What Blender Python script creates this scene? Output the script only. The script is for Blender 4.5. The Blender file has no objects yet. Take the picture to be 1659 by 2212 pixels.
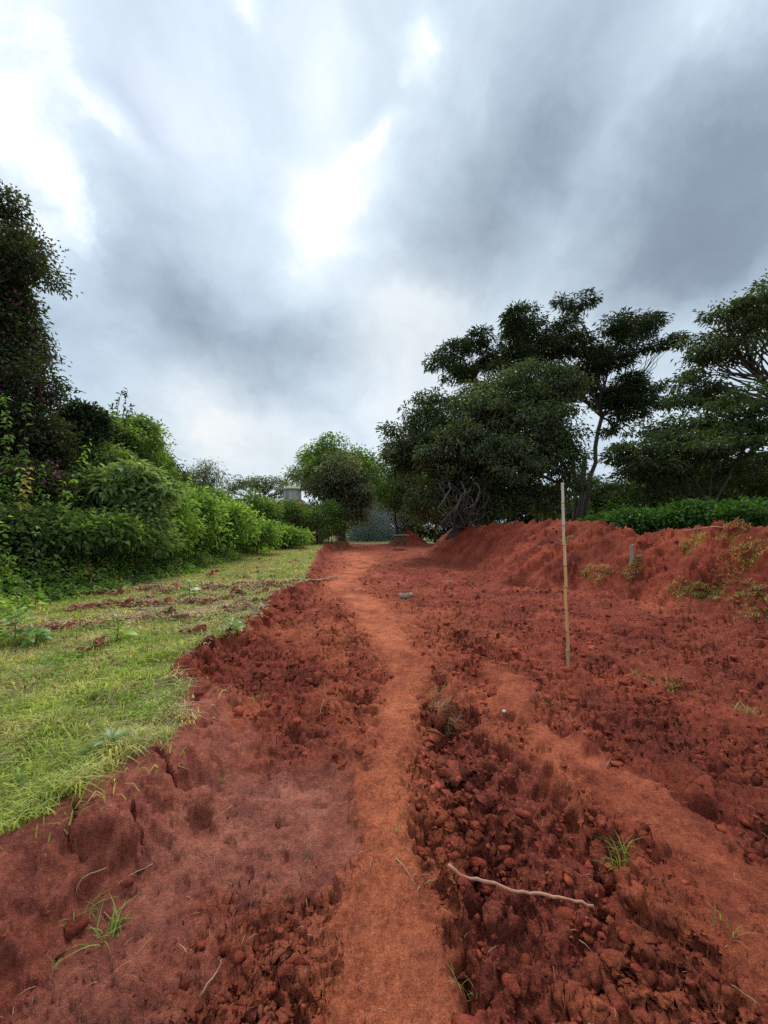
import bpy, math, random
import numpy as np
from mathutils import Vector

# ------------------------------------------------------------------ camera, sky, sun, exposure
scn = bpy.context.scene
COL = scn.collection
F = 830.0                      # focal length in units of a 1659 x 2212 frame
CX, CY = 829.5, 1106.0
PITCH = math.radians(3.03)
CAMZ = 1.6
cam_d = bpy.data.cameras.new('camera')
cam_d.sensor_fit = 'VERTICAL'
cam_d.sensor_height = 36.0
cam_d.lens = 36.0 * F / 2212.0
cam_d.clip_start = 0.05
cam_d.clip_end = 3000
cam = bpy.data.objects.new('camera', cam_d)
COL.objects.link(cam)
cam.location = (0, 0, CAMZ)
cam.rotation_euler = (math.radians(90) + PITCH, 0, 0)
scn.camera = cam
CP, SP = math.cos(PITCH), math.sin(PITCH)


def ray(px, py):
    """world direction (forward component about 1) seen at a place of the photograph"""
    u, v = (px - CX) / F, (CY - py) / F
    return np.array([u, CP - v * SP, SP + v * CP])


def at(px, py, depth):
    d = ray(px, py)
    return np.array([0, 0, CAMZ]) + d * (depth / d[1])


scn.view_settings.view_transform = 'Standard'
scn.view_settings.look = 'None'
scn.view_settings.exposure = 0.70
scn.view_settings.gamma = 1.0
scn.view_settings.use_curve_mapping = False
scn.render.engine = 'CYCLES'
scn.cycles.max_bounces = 7
scn.cycles.diffuse_bounces = 6
scn.cycles.glossy_bounces = 2
scn.cycles.transmission_bounces = 5
scn.cycles.volume_bounces = 0
scn.cycles.transparent_max_bounces = 4
scn.cycles.use_denoising = False
scn.cycles.denoiser = 'OPENIMAGEDENOISE'
scn.cycles.sample_clamp_indirect = 4.0
scn.render.use_motion_blur = False

SUN_PX = (800, 120)
sd = ray(*SUN_PX); sd = sd / np.linalg.norm(sd)
SUN_EL = math.asin(sd[2]); SUN_AZ = math.atan2(sd[0], sd[1])

world = bpy.data.worlds.new('World')
scn.world = world
world.use_nodes = True
wt = world.node_tree
wt.nodes.clear()


class NT:
    """small helper for node trees"""
    def __init__(s, tree): s.t = tree
    def n(s, typ, **kw):
        nd = s.t.nodes.new(typ)
        for k, v in kw.items(): setattr(nd, k, v)
        return nd
    def link(s, a, b): s.t.links.new(a, b)
    def put(s, sock, v):
        if hasattr(v, 'default_value') or hasattr(v, 'is_linked'): s.link(v, sock)
        else: sock.default_value = v
    def m(s, op, a, b=0.0, c=0.0, clamp=False):
        nd = s.n('ShaderNodeMath', operation=op); nd.use_clamp = clamp
        s.put(nd.inputs[0], a); s.put(nd.inputs[1], b); s.put(nd.inputs[2], c)
        return nd.outputs[0]
    def vm(s, op, a, b=None):
        nd = s.n('ShaderNodeVectorMath', operation=op)
        s.put(nd.inputs[0], a)
        if b is not None: s.put(nd.inputs[1], b)
        return nd.outputs['Value'] if op in ('DOT_PRODUCT', 'LENGTH') else nd.outputs[0]
    def noise(s, vec, scale, detail=4, rough=0.55, dist=0.0, col=False):
        nd = s.n('ShaderNodeTexNoise')
        s.link(vec, nd.inputs['Vector'])
        nd.inputs['Scale'].default_value = scale; nd.inputs['Detail'].default_value = detail
        nd.inputs['Roughness'].default_value = rough; nd.inputs['Distortion'].default_value = dist
        return nd.outputs['Color'] if col else nd.outputs[0]
    def ramp(s, fac, stops, interp='LINEAR'):
        nd = s.n('ShaderNodeValToRGB'); cr = nd.color_ramp; cr.interpolation = interp
        while len(cr.elements) < len(stops): cr.elements.new(0.5)
        for e, (p, c) in zip(cr.elements, stops):
            e.position = p; e.color = (c[0], c[1], c[2], 1) if not isinstance(c, (int, float)) else (c, c, c, 1)
        s.put(nd.inputs[0], fac)
        return nd.outputs[0]
    def mix(s, fac, a, b, mode='MIX'):
        nd = s.n('ShaderNodeMix', data_type='RGBA', blend_type=mode)
        s.put(nd.inputs[0], fac)
        for k, v in ((6, a), (7, b)):
            if isinstance(v, (tuple, list)): nd.inputs[k].default_value = (v[0], v[1], v[2], 1)
            else: s.link(v, nd.inputs[k])
        return nd.outputs[2]


def build_sky():
    N = NT(wt)
    tc = N.n('ShaderNodeTexCoord')
    d0 = N.vm('NORMALIZE', tc.outputs['Generated'])
    # the clouds are a layer overhead: streaks run to the horizon, so the noise is read on a flat layer
    sx = N.n('ShaderNodeSeparateXYZ'); N.link(d0, sx.inputs[0])
    zz = N.m('ADD', N.m('MAXIMUM', sx.outputs[2], 0.0), 0.22)
    lay = N.n('ShaderNodeCombineXYZ')
    N.link(N.m('DIVIDE', sx.outputs[0], zz), lay.inputs[0]); N.link(N.m('DIVIDE', sx.outputs[1], zz), lay.inputs[1])
    warp = N.vm('SUBTRACT', N.noise(d0, 2.3, 6, 0.62, col=True), (0.5, 0.5, 0.5))
    wsc = N.n('ShaderNodeVectorMath', operation='SCALE'); N.link(warp, wsc.inputs[0]); wsc.inputs['Scale'].default_value = 0.26
    d = N.vm('NORMALIZE', N.vm('ADD', d0, wsc.outputs[0]))
    # cloud masses: place in the photograph, half widths, turn, gain
    feats = [
        (80, 330, 110, 190, 0, .34), (110, 60, 110, 120, 0, .26), (270, 300, 60, 40, 0, .24), (190, 480, 40, 70, 0, .24), (120, 560, 70, 50, 0, .20), (20, 60, 120, 160, 0, .10),
        (700, 480, 80, 40, 12, .34), (690, 380, 45, 50, 0, .28), (780, 420, 60, 40, -20, .22), (820, 285, 80, 40, -20, .32), (935, 60, 30, 80, 14, .27), (905, 30, 50, 36, 0, .21), (890, 110, 30, 40, 0, .2), (700, 130, 50, 140, 0, .16), (725, 430, 90, 100, 0, .11), (800, 330, 80, 60, 0, .12), (575, 45, 30, 40, 0, .24), (680, 560, 60, 40, 0, .22),
        (430, 200, 170, 190, 0, .16), (330, 235, 50, 55, 0, -.14),
        (360, 500, 170, 130, 10, -.06),
        (480, 720, 210, 95, 14, -.22), (400, 620, 190, 80, 14, -.10), (640, 760, 150, 70, 0, -.13), (150, 770, 150, 90, 0, -.10),
        (1500, 420, 300, 190, -10, -.40), (1050, 480, 160, 150, -10, -.28), (1250, 150, 220, 170, -35, -.24), (1560, 560, 260, 70, 0, -.16),
        (1380, 260, 40, 260, 42, .18), (1560, 60, 80, 80, 30, .22), (1010, 90, 60, 120, 0, -.05),
        (930, 680, 120, 50, 0, .19), (870, 860, 130, 130, 0, .16), (470, 930, 110, 60, 25, .19), (640, 960, 150, 60, 0, .12),
        (1300, 720, 300, 60, 0, .10), (1600, 690, 140, 60, 0, .06), (640, 1080, 400, 60, 0, .10),
    ]
    tot = None; gap = None
    for px, py, sa, sb, ang, amp in feats:
        c = ray(px, py); c = c / np.linalg.norm(c)
        ca, sn = math.cos(math.radians(ang)), math.sin(math.radians(ang))
        def axis(dx, dy):
            e = ray(px + dx, py + dy); e = e / (e @ c) - c
            L = np.linalg.norm(e)
            return e / L / L          # dotted with d/(d.c): gives 1 at that offset
        ea, eb = axis(ca * sa, sn * sa), axis(-sn * sb, ca * sb)
        dc = N.m('MAXIMUM', N.vm('DOT_PRODUCT', d, tuple(c)), 0.05)
        u = N.m('DIVIDE', N.vm('DOT_PRODUCT', d, tuple(ea)), dc)
        v = N.m('DIVIDE', N.vm('DOT_PRODUCT', d, tuple(eb)), dc)
        q = N.m('ADD', N.m('MULTIPLY', u, u), N.m('MULTIPLY', v, v))
        g = N.m('MULTIPLY', N.m('EXPONENT', N.m('MULTIPLY', q, -0.8)), amp * (.92 if amp < 0 else .55))
        tot = g if tot is None else N.m('ADD', tot, g)
        if amp >= .2: gap = g if gap is None else N.m('ADD', gap, g)
    n1 = N.noise(d, 2.1, 5, 0.55, 0.2)
    n2 = N.noise(d, 7.5, 9, 0.62, 0.3)
    n3 = N.noise(d0, 6.0, 10, 0.66, 0.3)
    edge = N.m('ADD', N.m('MULTIPLY', gap, 2.4), N.m('MULTIPLY', N.m('MULTIPLY', N.m('SUBTRACT', n3, 0.5), 4.2), N.m('MULTIPLY', gap, 5.0, clamp=True)))
    crisp = N.ramp(edge, [(.28, 0.0), (.62, .55), (.95, 1.0)], 'EASE')
    tot = N.m('ADD', tot, N.m('MULTIPLY', N.m('SUBTRACT', crisp, .12), .19))
    n4 = N.noise(lay.outputs[0], 2.6, 9, 0.62, 0.2)
    tot = N.m('ADD', tot, N.m('MULTIPLY', N.m('SUBTRACT', n4, 0.5), 0.20))
    b = N.m('ADD', N.m('ADD', tot, 0.565), N.m('ADD', N.m('MULTIPLY', N.m('SUBTRACT', n1, 0.5), 0.30), N.m('MULTIPLY', N.m('SUBTRACT', n2, 0.5), 0.25)))
    cloud = N.ramp(b, [(0.0, (.112, .146, .186)), (.22, (.170, .220, .278)), (.42, (.292, .366, .440)), (.60, (.430, .515, .590)), (.78, (.590, .645, .680)), (1.0, (.76, .765, .755))])
    wl = None
    for px, py, sa, amp in ((470, 930, .16, .75), (880, 840, .20, .55), (930, 690, .14, .45), (620, 1000, .12, .5), (1300, 760, .22, .35)):
        c = ray(px, py); c = c / np.linalg.norm(c)
        g = N.m('MULTIPLY', N.m('EXPONENT', N.m('DIVIDE', N.m('SUBTRACT', N.vm('DOT_PRODUCT', d, tuple(c)), 1.0), sa * sa * .5)), amp)
        wl = g if wl is None else N.m('ADD', wl, g)
    cloud = N.mix(N.m('MULTIPLY', wl, 1.0, clamp=True), cloud, N.mix(1.0, cloud, (1.16, 1.03, .93), 'MULTIPLY'))
    sky = N.n('ShaderNodeTexSky', sky_type='NISHITA')
    sky.sun_disc = False
    sky.sun_elevation = SUN_EL; sky.sun_rotation = SUN_AZ
    sky.air_density = 1.0; sky.dust_density = 1.5
    STR = 0.1
    up = N.n('ShaderNodeVectorMath', operation='SCALE'); N.link(cloud, up.inputs[0]); up.inputs['Scale'].default_value = 1.0 / STR
    cover = N.m('SUBTRACT', 1.0, N.m('MULTIPLY', N.m('SUBTRACT', 0.62, N.noise(lay.outputs[0], 1.3, 3)), 0.25), clamp=True)
    bc = ray(325, 235); bc = bc / np.linalg.norm(bc)
    cover = N.m('SUBTRACT', cover, N.m('MULTIPLY', N.m('EXPONENT', N.m('DIVIDE', N.m('SUBTRACT', N.vm('DOT_PRODUCT', d, tuple(bc)), 1.0), .003)), .35), clamp=True)
    colr = N.mix(cover, sky.outputs[0], up.outputs[0])
    bg = N.n('ShaderNodeBackground'); N.link(colr, bg.inputs[0]); bg.inputs[1].default_value = STR
    out = N.n('ShaderNodeOutputWorld'); N.link(bg.outputs[0], out.inputs[0])


build_sky()
sun_d = bpy.data.lights.new('sun', 'SUN')
sun_d.energy = 1.5
sun_d.angle = math.radians(24)
sun_d.color = (1.0, 0.95, 0.88)
sun = bpy.data.objects.new('sun', sun_d)
COL.objects.link(sun)
sun.rotation_euler = Vector(-sd).to_track_quat('-Z', 'Y').to_euler()

# ------------------------------------------------------------------ numpy noise
_rs = np.random.RandomState(7)
_perm = _rs.permutation(4096).astype(np.int64)
_ang = _rs.rand(4096) * 2 * np.pi
_gx, _gy = np.cos(_ang), np.sin(_ang)
_r1, _r2, _r3 = _rs.rand(4096), _rs.rand(4096), _rs.rand(4096)


def _h(ix, iy, s=0):
    return _perm[(_perm[(_perm[(ix + s * 57) & 4095] + iy) & 4095] + s) & 4095]


def perlin(x, y, s=0):
    x = np.asarray(x, float); y = np.asarray(y, float)
    ix = np.floor(x).astype(np.int64); iy = np.floor(y).astype(np.int64)
    fx, fy = x - ix, y - iy
    def g(dx, dy):
        h = _h(ix + dx, iy + dy, s)
        return _gx[h] * (fx - dx) + _gy[h] * (fy - dy)
    u = fx * fx * fx * (fx * (fx * 6 - 15) + 10); v = fy * fy * fy * (fy * (fy * 6 - 15) + 10)
    a = g(0, 0); a = a + u * (g(1, 0) - a)
    b = g(0, 1); b = b + u * (g(1, 1) - b)
    return 1.4 * (a + v * (b - a))


def fbm(x, y, sc, octv=4, s=0, gain=0.5):
    t = 0; a = 1.0; f = sc
    for i in range(octv):
        t = t + a * perlin(x * f + 11.3 * i, y * f - 7.7 * i, s + i); a *= gain; f *= 2.03
    return t


def worley(x, y, s=0, jit=0.9):
    """distance to the nearest cell point, second distance, three random numbers of the cell"""
    ix = np.floor(x).astype(np.int64); iy = np.floor(y).astype(np.int64)
    f1 = np.full(x.shape, 9.0); f2 = np.full(x.shape, 9.0); idd = np.zeros(x.shape, np.int64)
    for dx in (-1, 0, 1):
        for dy in (-1, 0, 1):
            h = _h(ix + dx, iy + dy, s)
            d = np.hypot(ix + dx + .5 + (_r1[h] - .5) * jit - x, iy + dy + .5 + (_r2[h] - .5) * jit - y)
            near = d < f1
            f2 = np.where(near, f1, np.minimum(f2, d)); idd = np.where(near, h, idd); f1 = np.where(near, d, f1)
    return f1, f2, _r3[idd], _r1[idd]


def sstep(a, b, x):
    t = np.clip((x - a) / (b - a), 0, 1)
    return t * t * (3 - 2 * t)


def polydist(x, y, pts):
    """distance to a polyline, position along it (index units), side (+ left of travel)"""
    best = np.full(x.shape, 1e9); tt = np.zeros(x.shape); side = np.zeros(x.shape)
    for i in range(len(pts) - 1):
        ax, ay = pts[i][:2]; bx, by = pts[i + 1][:2]
        dx, dy = bx - ax, by - ay; L2 = dx * dx + dy * dy
        t = np.clip(((x - ax) * dx + (y - ay) * dy) / L2, 0, 1)
        qx, qy = ax + t * dx, ay + t * dy
        d = np.hypot(x - qx, y - qy)
        near = d < best
        best = np.where(near, d, best); tt = np.where(near, i + t, tt)
        side = np.where(near, np.sign(dx * (y - ay) - dy * (x - ax)), side)
    return best, tt, side


_g3 = _rs.randn(4096, 3); _g3 /= np.linalg.norm(_g3, axis=1)[:, None]


def perlin3(x, y, z, s=0):
    ix, iy, iz = (np.floor(q).astype(np.int64) for q in (x, y, z))
    fx, fy, fz = x - ix, y - iy, z - iz
    u, v, w = (q * q * (3 - 2 * q) for q in (fx, fy, fz))
    def g(dx, dy, dz):
        h = _perm[(_h(ix + dx, iy + dy, s) + iz + dz) & 4095]; q = _g3[h]
        return q[:, 0] * (fx - dx) + q[:, 1] * (fy - dy) + q[:, 2] * (fz - dz)
    def lerp(a, b, t): return a + t * (b - a)
    return 1.5 * lerp(lerp(lerp(g(0, 0, 0), g(1, 0, 0), u), lerp(g(0, 1, 0), g(1, 1, 0), u), v), lerp(lerp(g(0, 0, 1), g(1, 0, 1), u), lerp(g(0, 1, 1), g(1, 1, 1), u), v), w)


# ------------------------------------------------------------------ lie of the land
EDGE = np.array([(-60, -2.6), (-10, -2.5), (0, -1.9), (1.0, -1.85), (1.75, -1.75), (1.99, -1.62), (2.29, -1.46), (2.73, -1.45), (3.5, -1.73), (4.07, -2.24), (4.75, -2.16),
                 (6.5, -2.1), (9.0, -2.5), (10.6, -2.2), (13, -2.5), (17.3, -3.1), (23, -4.0), (29.6, -4.6), (36, -3.6), (45, -4.5), (60, -6)])
PATH = [(0.05, -6, .26), (0.03, 0, .26), (0.0, 1.25, .26), (-.02, 1.77, .23), (0.0, 2.41, .17), (.06, 3.0, .15), (.16, 3.8, .16), (.34, 4.43, .22), (.18, 5.2, .26), (0.0, 6.0, .34), (-.15, 7.3, .36),
        (-.4, 8.6, .42), (-1.5, 12.4, .45), (-1.3, 16, .5), (-1.0, 20.4, .6), (-2.2, 27, .7), (-3.0, 36, .9)]
RIDGE = [(1.3, 4.3, .16), (1.20, 3.7, .13), (1.32, 3.0, .10), (1.50, 2.5, .17), (1.64, 2.0, .27), (1.62, 1.5, .34), (1.5, 1.0, .36), (1.4, 0, .4)]
PIT = [(.42, 1.50, .16), (.66, 1.75, .30), (.80, 2.1, .40), (.78, 2.5, .42), (.68, 2.95, .38), (.62, 3.5, .2)]
BERM = [(4.85, 27, 1.98), (5.5, 22, 2.0), (6.35, 17, 2.12), (6.6, 13, 2.02), (7.0, 12, 1.9), (7.4, 11, 1.56), (7.7, 9.9, 1.76), (7.9, 9.0, 1.86), (8.15, 8.2, 1.78), (8.5, 6.5, 1.8), (8.9, 3, 1.7), (9.2, -8, 1.6)]
BERM_W = [2.2, 2.2, 2.4, 2.9, 2.6, 2.2, 2.0, 1.9, 1.9, 2.0, 2.0, 2.0]
CRACKS = []
RUTS = [([(.20, 2.35), (.20, 2.05), (.24, 1.8), (.34, 1.52)], .085, .075), ([(1.12, 2.75), (1.05, 2.2), (1.0, 1.78), (.98, 1.6)], .085, .07), ([(.72, 2.5), (.68, 2.0), (.66, 1.75)], .06, .045), ([(1.9, 3.0), (1.85, 2.4), (2.05, 2.0)], .10, .05)]
PRINTS = [(-.82, 2.15, .9), (-.95, 1.9, .4), (-.60, 2.3, 1.2), (-.74, 1.66, .2), (-.5, 2.05, .5), (-.88, 2.42, .3), (-.40, 2.45, 1.0), (-.66, 1.95, 0.1), (-1.0, 2.22, 1.4), (-.55, 1.78, .6), (-.78, 2.62, .2)]
HOLES = [(.305, 1.56, .055, .11), (1.86, 2.36, .12, .08), (.98, 1.82, .06, .07), (1.10, 1.66, .08, .09), (.62, 1.86, .05, .06), (1.18, 1.98, .08, .07), (2.35, 2.75, .2, .07), (1.78, 3.2, .14, .06), (-.62, 3.05, .12, .05)]


def lay_of_land(x, y):
    """smooth heights and the soil zones"""
    x = np.asarray(x, float); y = np.asarray(y, float)
    r = np.hypot(x, y)
    near = np.clip(3.0 / (r + .5), .15, 1.4)
    ex = np.interp(y, EDGE[:, 0], EDGE[:, 1]) + .14 * fbm(x, y, 2.3, 4, 3) + .05 * perlin(x * 9, y * 9, 5)
    s = ex - x                                            # > 0 on the grass
    rise = .35 * sstep(20, 45, y)
    road = -.02 + rise + .07 * fbm(x, y, .45, 3, 10) * sstep(1, 4, r)
    floor_left = sstep(-1.5, -1.1, x) * (1 - sstep(-.4, .3, x + .15 * fbm(x, y, 2.5, 3, 64))) * (1 - sstep(2.5, 3.2, y + .25 * fbm(x, y, 2, 3, 69)))
    road = road - .05 * floor_left
    pile = np.exp(-((x + .75) / .6) ** 2 - ((y - 3.9) / 1.0) ** 2) * .14 + np.exp(-((x + 1.1) / .5) ** 2 - ((y - 7) / 2.0) ** 2) * .16 + np.exp(-((x - .72) / .18) ** 2 - ((y - 4.25) / .25) ** 2) * .16 + np.exp(-((x - 1.35) / .25) ** 2 - ((y - 3.75) / .3) ** 2) * .12
    pile = pile + np.exp(-((x - 1.52) / .13) ** 2 - ((y - 2.98) / .12) ** 2) * .10 + np.exp(-((x + .45) / .22) ** 2 - ((y - 1.45) / .25) ** 2) * .07
    road = road + pile
    bank_w = .62 + .22 * perlin(x * 2.1, y * 2.1, 8)
    grass_lvl = .24 + .46 * sstep(8, 36, y) + .05 * fbm(x, y, .8, 3, 12)
    top = sstep(-bank_w, 0.02, s)
    z = road + (grass_lvl - road) * top
    # path, the second trodden ridge, pit
    pd, pt, _ = polydist(x, y, PATH)
    pw = np.interp(pt, range(len(PATH)), [p[2] for p in PATH])
    wob = .075 * fbm(x, y, 2.6, 4, 20) + .035 * perlin(x * 14, y * 14, 22)
    pathm = 1 - sstep(.55, 1.35, (pd + wob * 1.5) / pw)
    rd, rt, _ = polydist(x, y, RIDGE)
    rw = np.interp(rt, range(len(RIDGE)), [p[2] for p in RIDGE])
    ridgem = 1 - sstep(.5, 1.4, (rd + wob * 1.8) / rw)
    qd, qt, _ = polydist(x, y, PIT)
    qw = np.interp(qt, range(len(PIT)), [p[2] for p in PIT])
    pitm = 1 - sstep(.72, 1.08, (qd + wob * 1.3) / qw)
    pitm = pitm * (1 - pathm)
    z = z * (1 - .7 * pathm * (1 - sstep(5, 9, y))) + .02 * pathm
    z = z + .03 * ridgem - .12 * pitm
    # grass disturbed by two strips of turned soil
    strip = np.zeros_like(x)
    for pts, w in (([(-8.6, 8.0), (-6.5, 8.4), (-4.6, 9.2), (-3.0, 9.8), (-2.2, 10.3)], .42), ([(-4.9, 5.6), (-3.9, 5.9), (-3.1, 6.4), (-2.2, 7.3)], .34), ([(-5.2, 6.9), (-3.6, 7.6), (-2.6, 8.6)], .20)):
        bd, _, _ = polydist(x, y, pts)
        strip = np.maximum(strip, 1 - sstep(.5, 1.2, (bd + .28 * fbm(x, y, 1.6, 3, 40)) / w))
    spot = sstep(.48, .72, fbm(x, y, 1.7, 3, 44))
    strip = np.maximum(strip, spot * .9) * sstep(.02, .25, s)
    grassm = sstep(.0, .07, s) * (1 - strip)
    z = z + strip * (.05 + .05 * fbm(x, y, 5, 3, 30))
    # spoil bank on the right
    bd, bt, bs = polydist(x, y, BERM)
    bh = np.interp(bt, range(len(BERM)), [p[2] for p in BERM])
    bw = np.interp(bt, range(len(BERM)), BERM_W)
    bw = np.where(bs < 0, bw, 1.3) * (1 + .16 * fbm(x, y, .7, 3, 60))
    q = np.clip(1 - bd / bw, 0, 1)
    prof = np.where(q < 1, q ** 1.15 * (1.35 - .35 * q), 1)
    outer = sstep(0, 1.0, np.where(bs > 0, 0, bd) - .2)
    bs_in = bs                                             # + : left of travel
    # travel runs from far to near, so the road lies to the right (side < 0) or left: settle by x
    bx = np.interp(y, [p[1] for p in BERM][::-1], [p[0] for p in BERM][::-1])
    beyond = (x > bx) & (y < 30)
    behind = .75 * sstep(0, 1.2, np.where(beyond, x - bx, 0) * 1.0)
    z = np.where(beyond, z + behind, z)
    bh = bh + .06 * fbm(x, y, 1.3, 3, 63)
    z = np.maximum(z, z + (bh - z) * prof)
    bermm = sstep(.08, .3, q)
    # far mound beside the box
    md = np.hypot((x - 2.6) / 2.3, (y - 41) / 2.0)
    mnd = np.clip(1 - md, 0, 1) ** 1.1
    z = z + 1.7 * mnd
    bermm = np.maximum(bermm, sstep(.02, .15, mnd))
    rightgreen = np.where(beyond, sstep(.9, 1.6, x - bx), 0)
    fargreen = sstep(40, 46, y + .15 * x)
    grassm = np.maximum(np.maximum(grassm, rightgreen), fargreen) * (1 - bermm)
    rubble = sstep(-.95, -.6, x + .2 * fbm(x, y, 3, 3, 67)) * (1 - sstep(1.5, 1.95, y + .2 * fbm(x, y, 3, 3, 68)))
    moist = floor_left * (1 - pathm) * (1 - top) * (1 - .95 * rubble)
    rough = (1 - pathm) * (1 - .9 * ridgem) * (1 - .86 * moist) * (1 - grassm) * (1 - .88 * sstep(0.01, .12, top) * (1 - strip) * (1 - sstep(3, 4, y)))
    rough = rough * (1 - .15 * bermm)
    rough = np.clip(rough + .10 * moist * sstep(.0, .5, fbm(x, y, 2.2, 3, 65)) + (.34 * pathm + .5 * ridgem) * sstep(.05, .6, fbm(x, y, 2.6, 3, 66)) * (1 - grassm), 0, 1)
    return dict(z=z, s=s, top=top, path=pathm, ridge=ridgem, pit=pitm, strip=strip, grass=grassm, berm=bermm, moist=moist, rough=rough, r=r, pd=pd, pw=pw)


def plates(x, y, cell, s):
    """angular tilted chips with open joints"""
    wx = x + cell * .45 * perlin(x / cell * 1.1, y / cell * 1.1, s + 5) + cell * .15 * perlin(x / cell * 3, y / cell * 3, s + 7); wy = y + cell * .45 * perlin(x / cell * 1.1 + 9, y / cell * 1.1, s + 6) + cell * .15 * perlin(x / cell * 3, y / cell * 3 + 5, s + 8)
    f1, f2, a, b = worley(wx / cell, wy / cell, s)
    return np.minimum(1, (f2 - f1) * 2.6) ** .8 * (.15 + .85 * a * a + .5 * (a - .5) * np.cos(6.28 * b + 3 * f1)) - .25


def billow(x, y, sc, octv, s, gain, r):
    t = 0; a = 1.0; f = sc
    for i in range(octv):
        fade = 1 - sstep(.35, 1.0, r * .0062 * f * .55)
        t = t + a * fade * (np.abs(perlin(x * f + 5.1 * i, y * f + 3.7 * i, s + i)) * 2 - .55); a *= gain; f *= 2.07
    return t


def height(x, y, L=None, fine=True):
    x = np.asarray(x, float); y = np.asarray(y, float)
    L = L or lay_of_land(x, y)
    z = L['z'].copy(); rg = L['rough']; r = L['r']
    if not fine: return z
    wx = x + .05 * fbm(x, y, 4, 2, 75); wy = y + .05 * fbm(x, y, 4, 2, 77)
    loose = np.clip(.62 + .75 * fbm(x, y, .8, 3, 70), .22, 1.35)
    pb = 1 - .25 * L['pit']; pf = 1 - .65 * L['pit']
    z += rg * loose * pb * .040 * billow(wx, wy, 2.6, 6, 81, .64, r) * (1 + .5 * sstep(3, 7, r))
    z += rg * np.clip(.5 + .9 * fbm(x, y, 1.7, 2, 72), 0, 1.3) * pb * .046 * plates(x, y, .17, 84) * (1 + .5 * sstep(3, 8, r))
    z += rg * np.clip(.6 + .8 * fbm(x, y, 2.3, 2, 73), .1, 1.3) * pf * .030 * plates(x, y, .075, 87) * (1 - sstep(18, 30, r))
    z += rg * pf * .015 * plates(x, y, .034, 90) * (1 - sstep(8, 12, r))
    z += rg * .05 * fbm(x, y, 1.1, 4, 94)
    # furrows pressed by tracks in the pit, running slantwise
    z += L['pit'] * .022 * np.sin((x * .75 - y * .65) * 30 + 3 * fbm(x, y, 3, 2, 98)) * (1 - sstep(.2, .9, fbm(x, y, 2, 2, 99) + .5) * .7)
    sm = 1 - rg
    z += sm * (1 - L['grass']) * (.012 * fbm(x, y, 4, 3, 101) + .007 * billow(x, y, 16, 5, 103, .68, r))
    z += L['berm'] * (.075 * billow(wx, wy, 1.1, 6, 105, .62, r) + .085 * plates(x, y, .34, 106) + .035 * plates(x, y, .15, 107) - .02)
    face = sstep(.03, .25, L['top']) * (1 - sstep(.75, .98, L['top'])) * (1 - L['grass'])
    z += face * (.034 * billow(wx, wy, 3.2, 4, 112, .5, r) + .014 * plates(x, y, .2, 110))
    z -= L['moist'] * (.016 * sstep(.3, .55, fbm(x, y, 8, 3, 115)) + .008 * sstep(.45, .6, fbm(x, y, 17, 2, 117)))
    for hx, hy, a in PRINTS:
        u = (x - hx) * math.cos(a) + (y - hy) * math.sin(a); v = -(x - hx) * math.sin(a) + (y - hy) * math.cos(a)
        z -= .024 * (1 - sstep(.5, 1.15, np.hypot(u / .028, v / .06) + .35 * perlin(x * 30, y * 30, 31)))
    for hx, hy, hr, hd in HOLES:
        z -= hd * (1 - sstep(.4, 1.25, np.hypot(x - hx, y - hy) / hr + .4 * perlin(x * 12, y * 12, 33)))
    for pts, w, dp in RUTS:
        q, t, _ = polydist(x + .05 * fbm(x, y, 5, 2, 36), y + .05 * fbm(x, y, 5, 2, 37), pts)
        z -= dp * (1 - sstep(.35, 1.15, q / w)) * (1 - .8 * L['path'])
    for pts, w, dp in CRACKS:
        q, t, _ = polydist(x + .008 * perlin(x * 40, y * 40, 3), y + .008 * perlin(x * 40, y * 40, 4), pts)
        z -= dp * (1 - sstep(.3, 1.0, q / w))
    return z


def gz(x, y, fine=True):
    return float(height(np.array([float(x)]), np.array([float(y)]), fine=fine)[0])


def hit(px, py, fine=False, far=60):
    """where the line of sight of a place in the photograph meets the ground"""
    d = ray(px, py)
    t = np.exp(np.linspace(math.log(.8), math.log(far), 1500))
    x, y, z = d[0] * t, d[1] * t, CAMZ + d[2] * t
    h = surf(x, y) if fine and GRID else height(x, y, fine=fine)
    k = np.argmax(z < h)
    return np.array([x[k], y[k], h[k]])


for pts, w, dp in (([(338, 1618), (362, 1650), (380, 1690), (402, 1715)], .014, .06), ([(285, 1738), (290, 1775), (312, 1818)], .013, .05), ([(158, 1735), (165, 1765), (140, 1800), (158, 1835), (186, 1858)], .014, .05)):
    CRACKS.append(([tuple(hit(*p)[:2]) for p in pts], w, dp))

# ------------------------------------------------------------------ mesh helpers
def mesh_data(name, V, faces, mat=None, col=None, smooth=False, attrs=None):
    """faces: list of int arrays (n,k)"""
    me = bpy.data.meshes.new(name)
    V = np.ascontiguousarray(V, dtype=np.float32)
    me.vertices.add(len(V)); me.vertices.foreach_set('co', V.ravel())
    faces = [np.asarray(f, dtype=np.int32) for f in faces if len(f)]
    lv = np.concatenate([f.ravel() for f in faces])
    tot = np.concatenate([np.full(len(f), f.shape[1], np.int32) for f in faces])
    st = np.concatenate([[0], np.cumsum(tot)[:-1]]).astype(np.int32)
    me.loops.add(len(lv)); me.loops.foreach_set('vertex_index', lv)
    me.polygons.add(len(tot)); me.polygons.foreach_set('loop_start', st); me.polygons.foreach_set('loop_total', tot)
    me.polygons.foreach_set('use_smooth', np.full(len(tot), bool(smooth)))
    for nm, c in dict(attrs or {}, **({'Col': col} if col is not None else {})).items():
        a = me.color_attributes.new(nm, 'FLOAT_COLOR', 'POINT')
        c4 = np.ones((len(V), 4), np.float32); c4[:, :3] = c
        a.data.foreach_set('color', c4.ravel())
    me.update(calc_edges=True)
    if mat: me.materials.append(mat)
    return me


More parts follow.
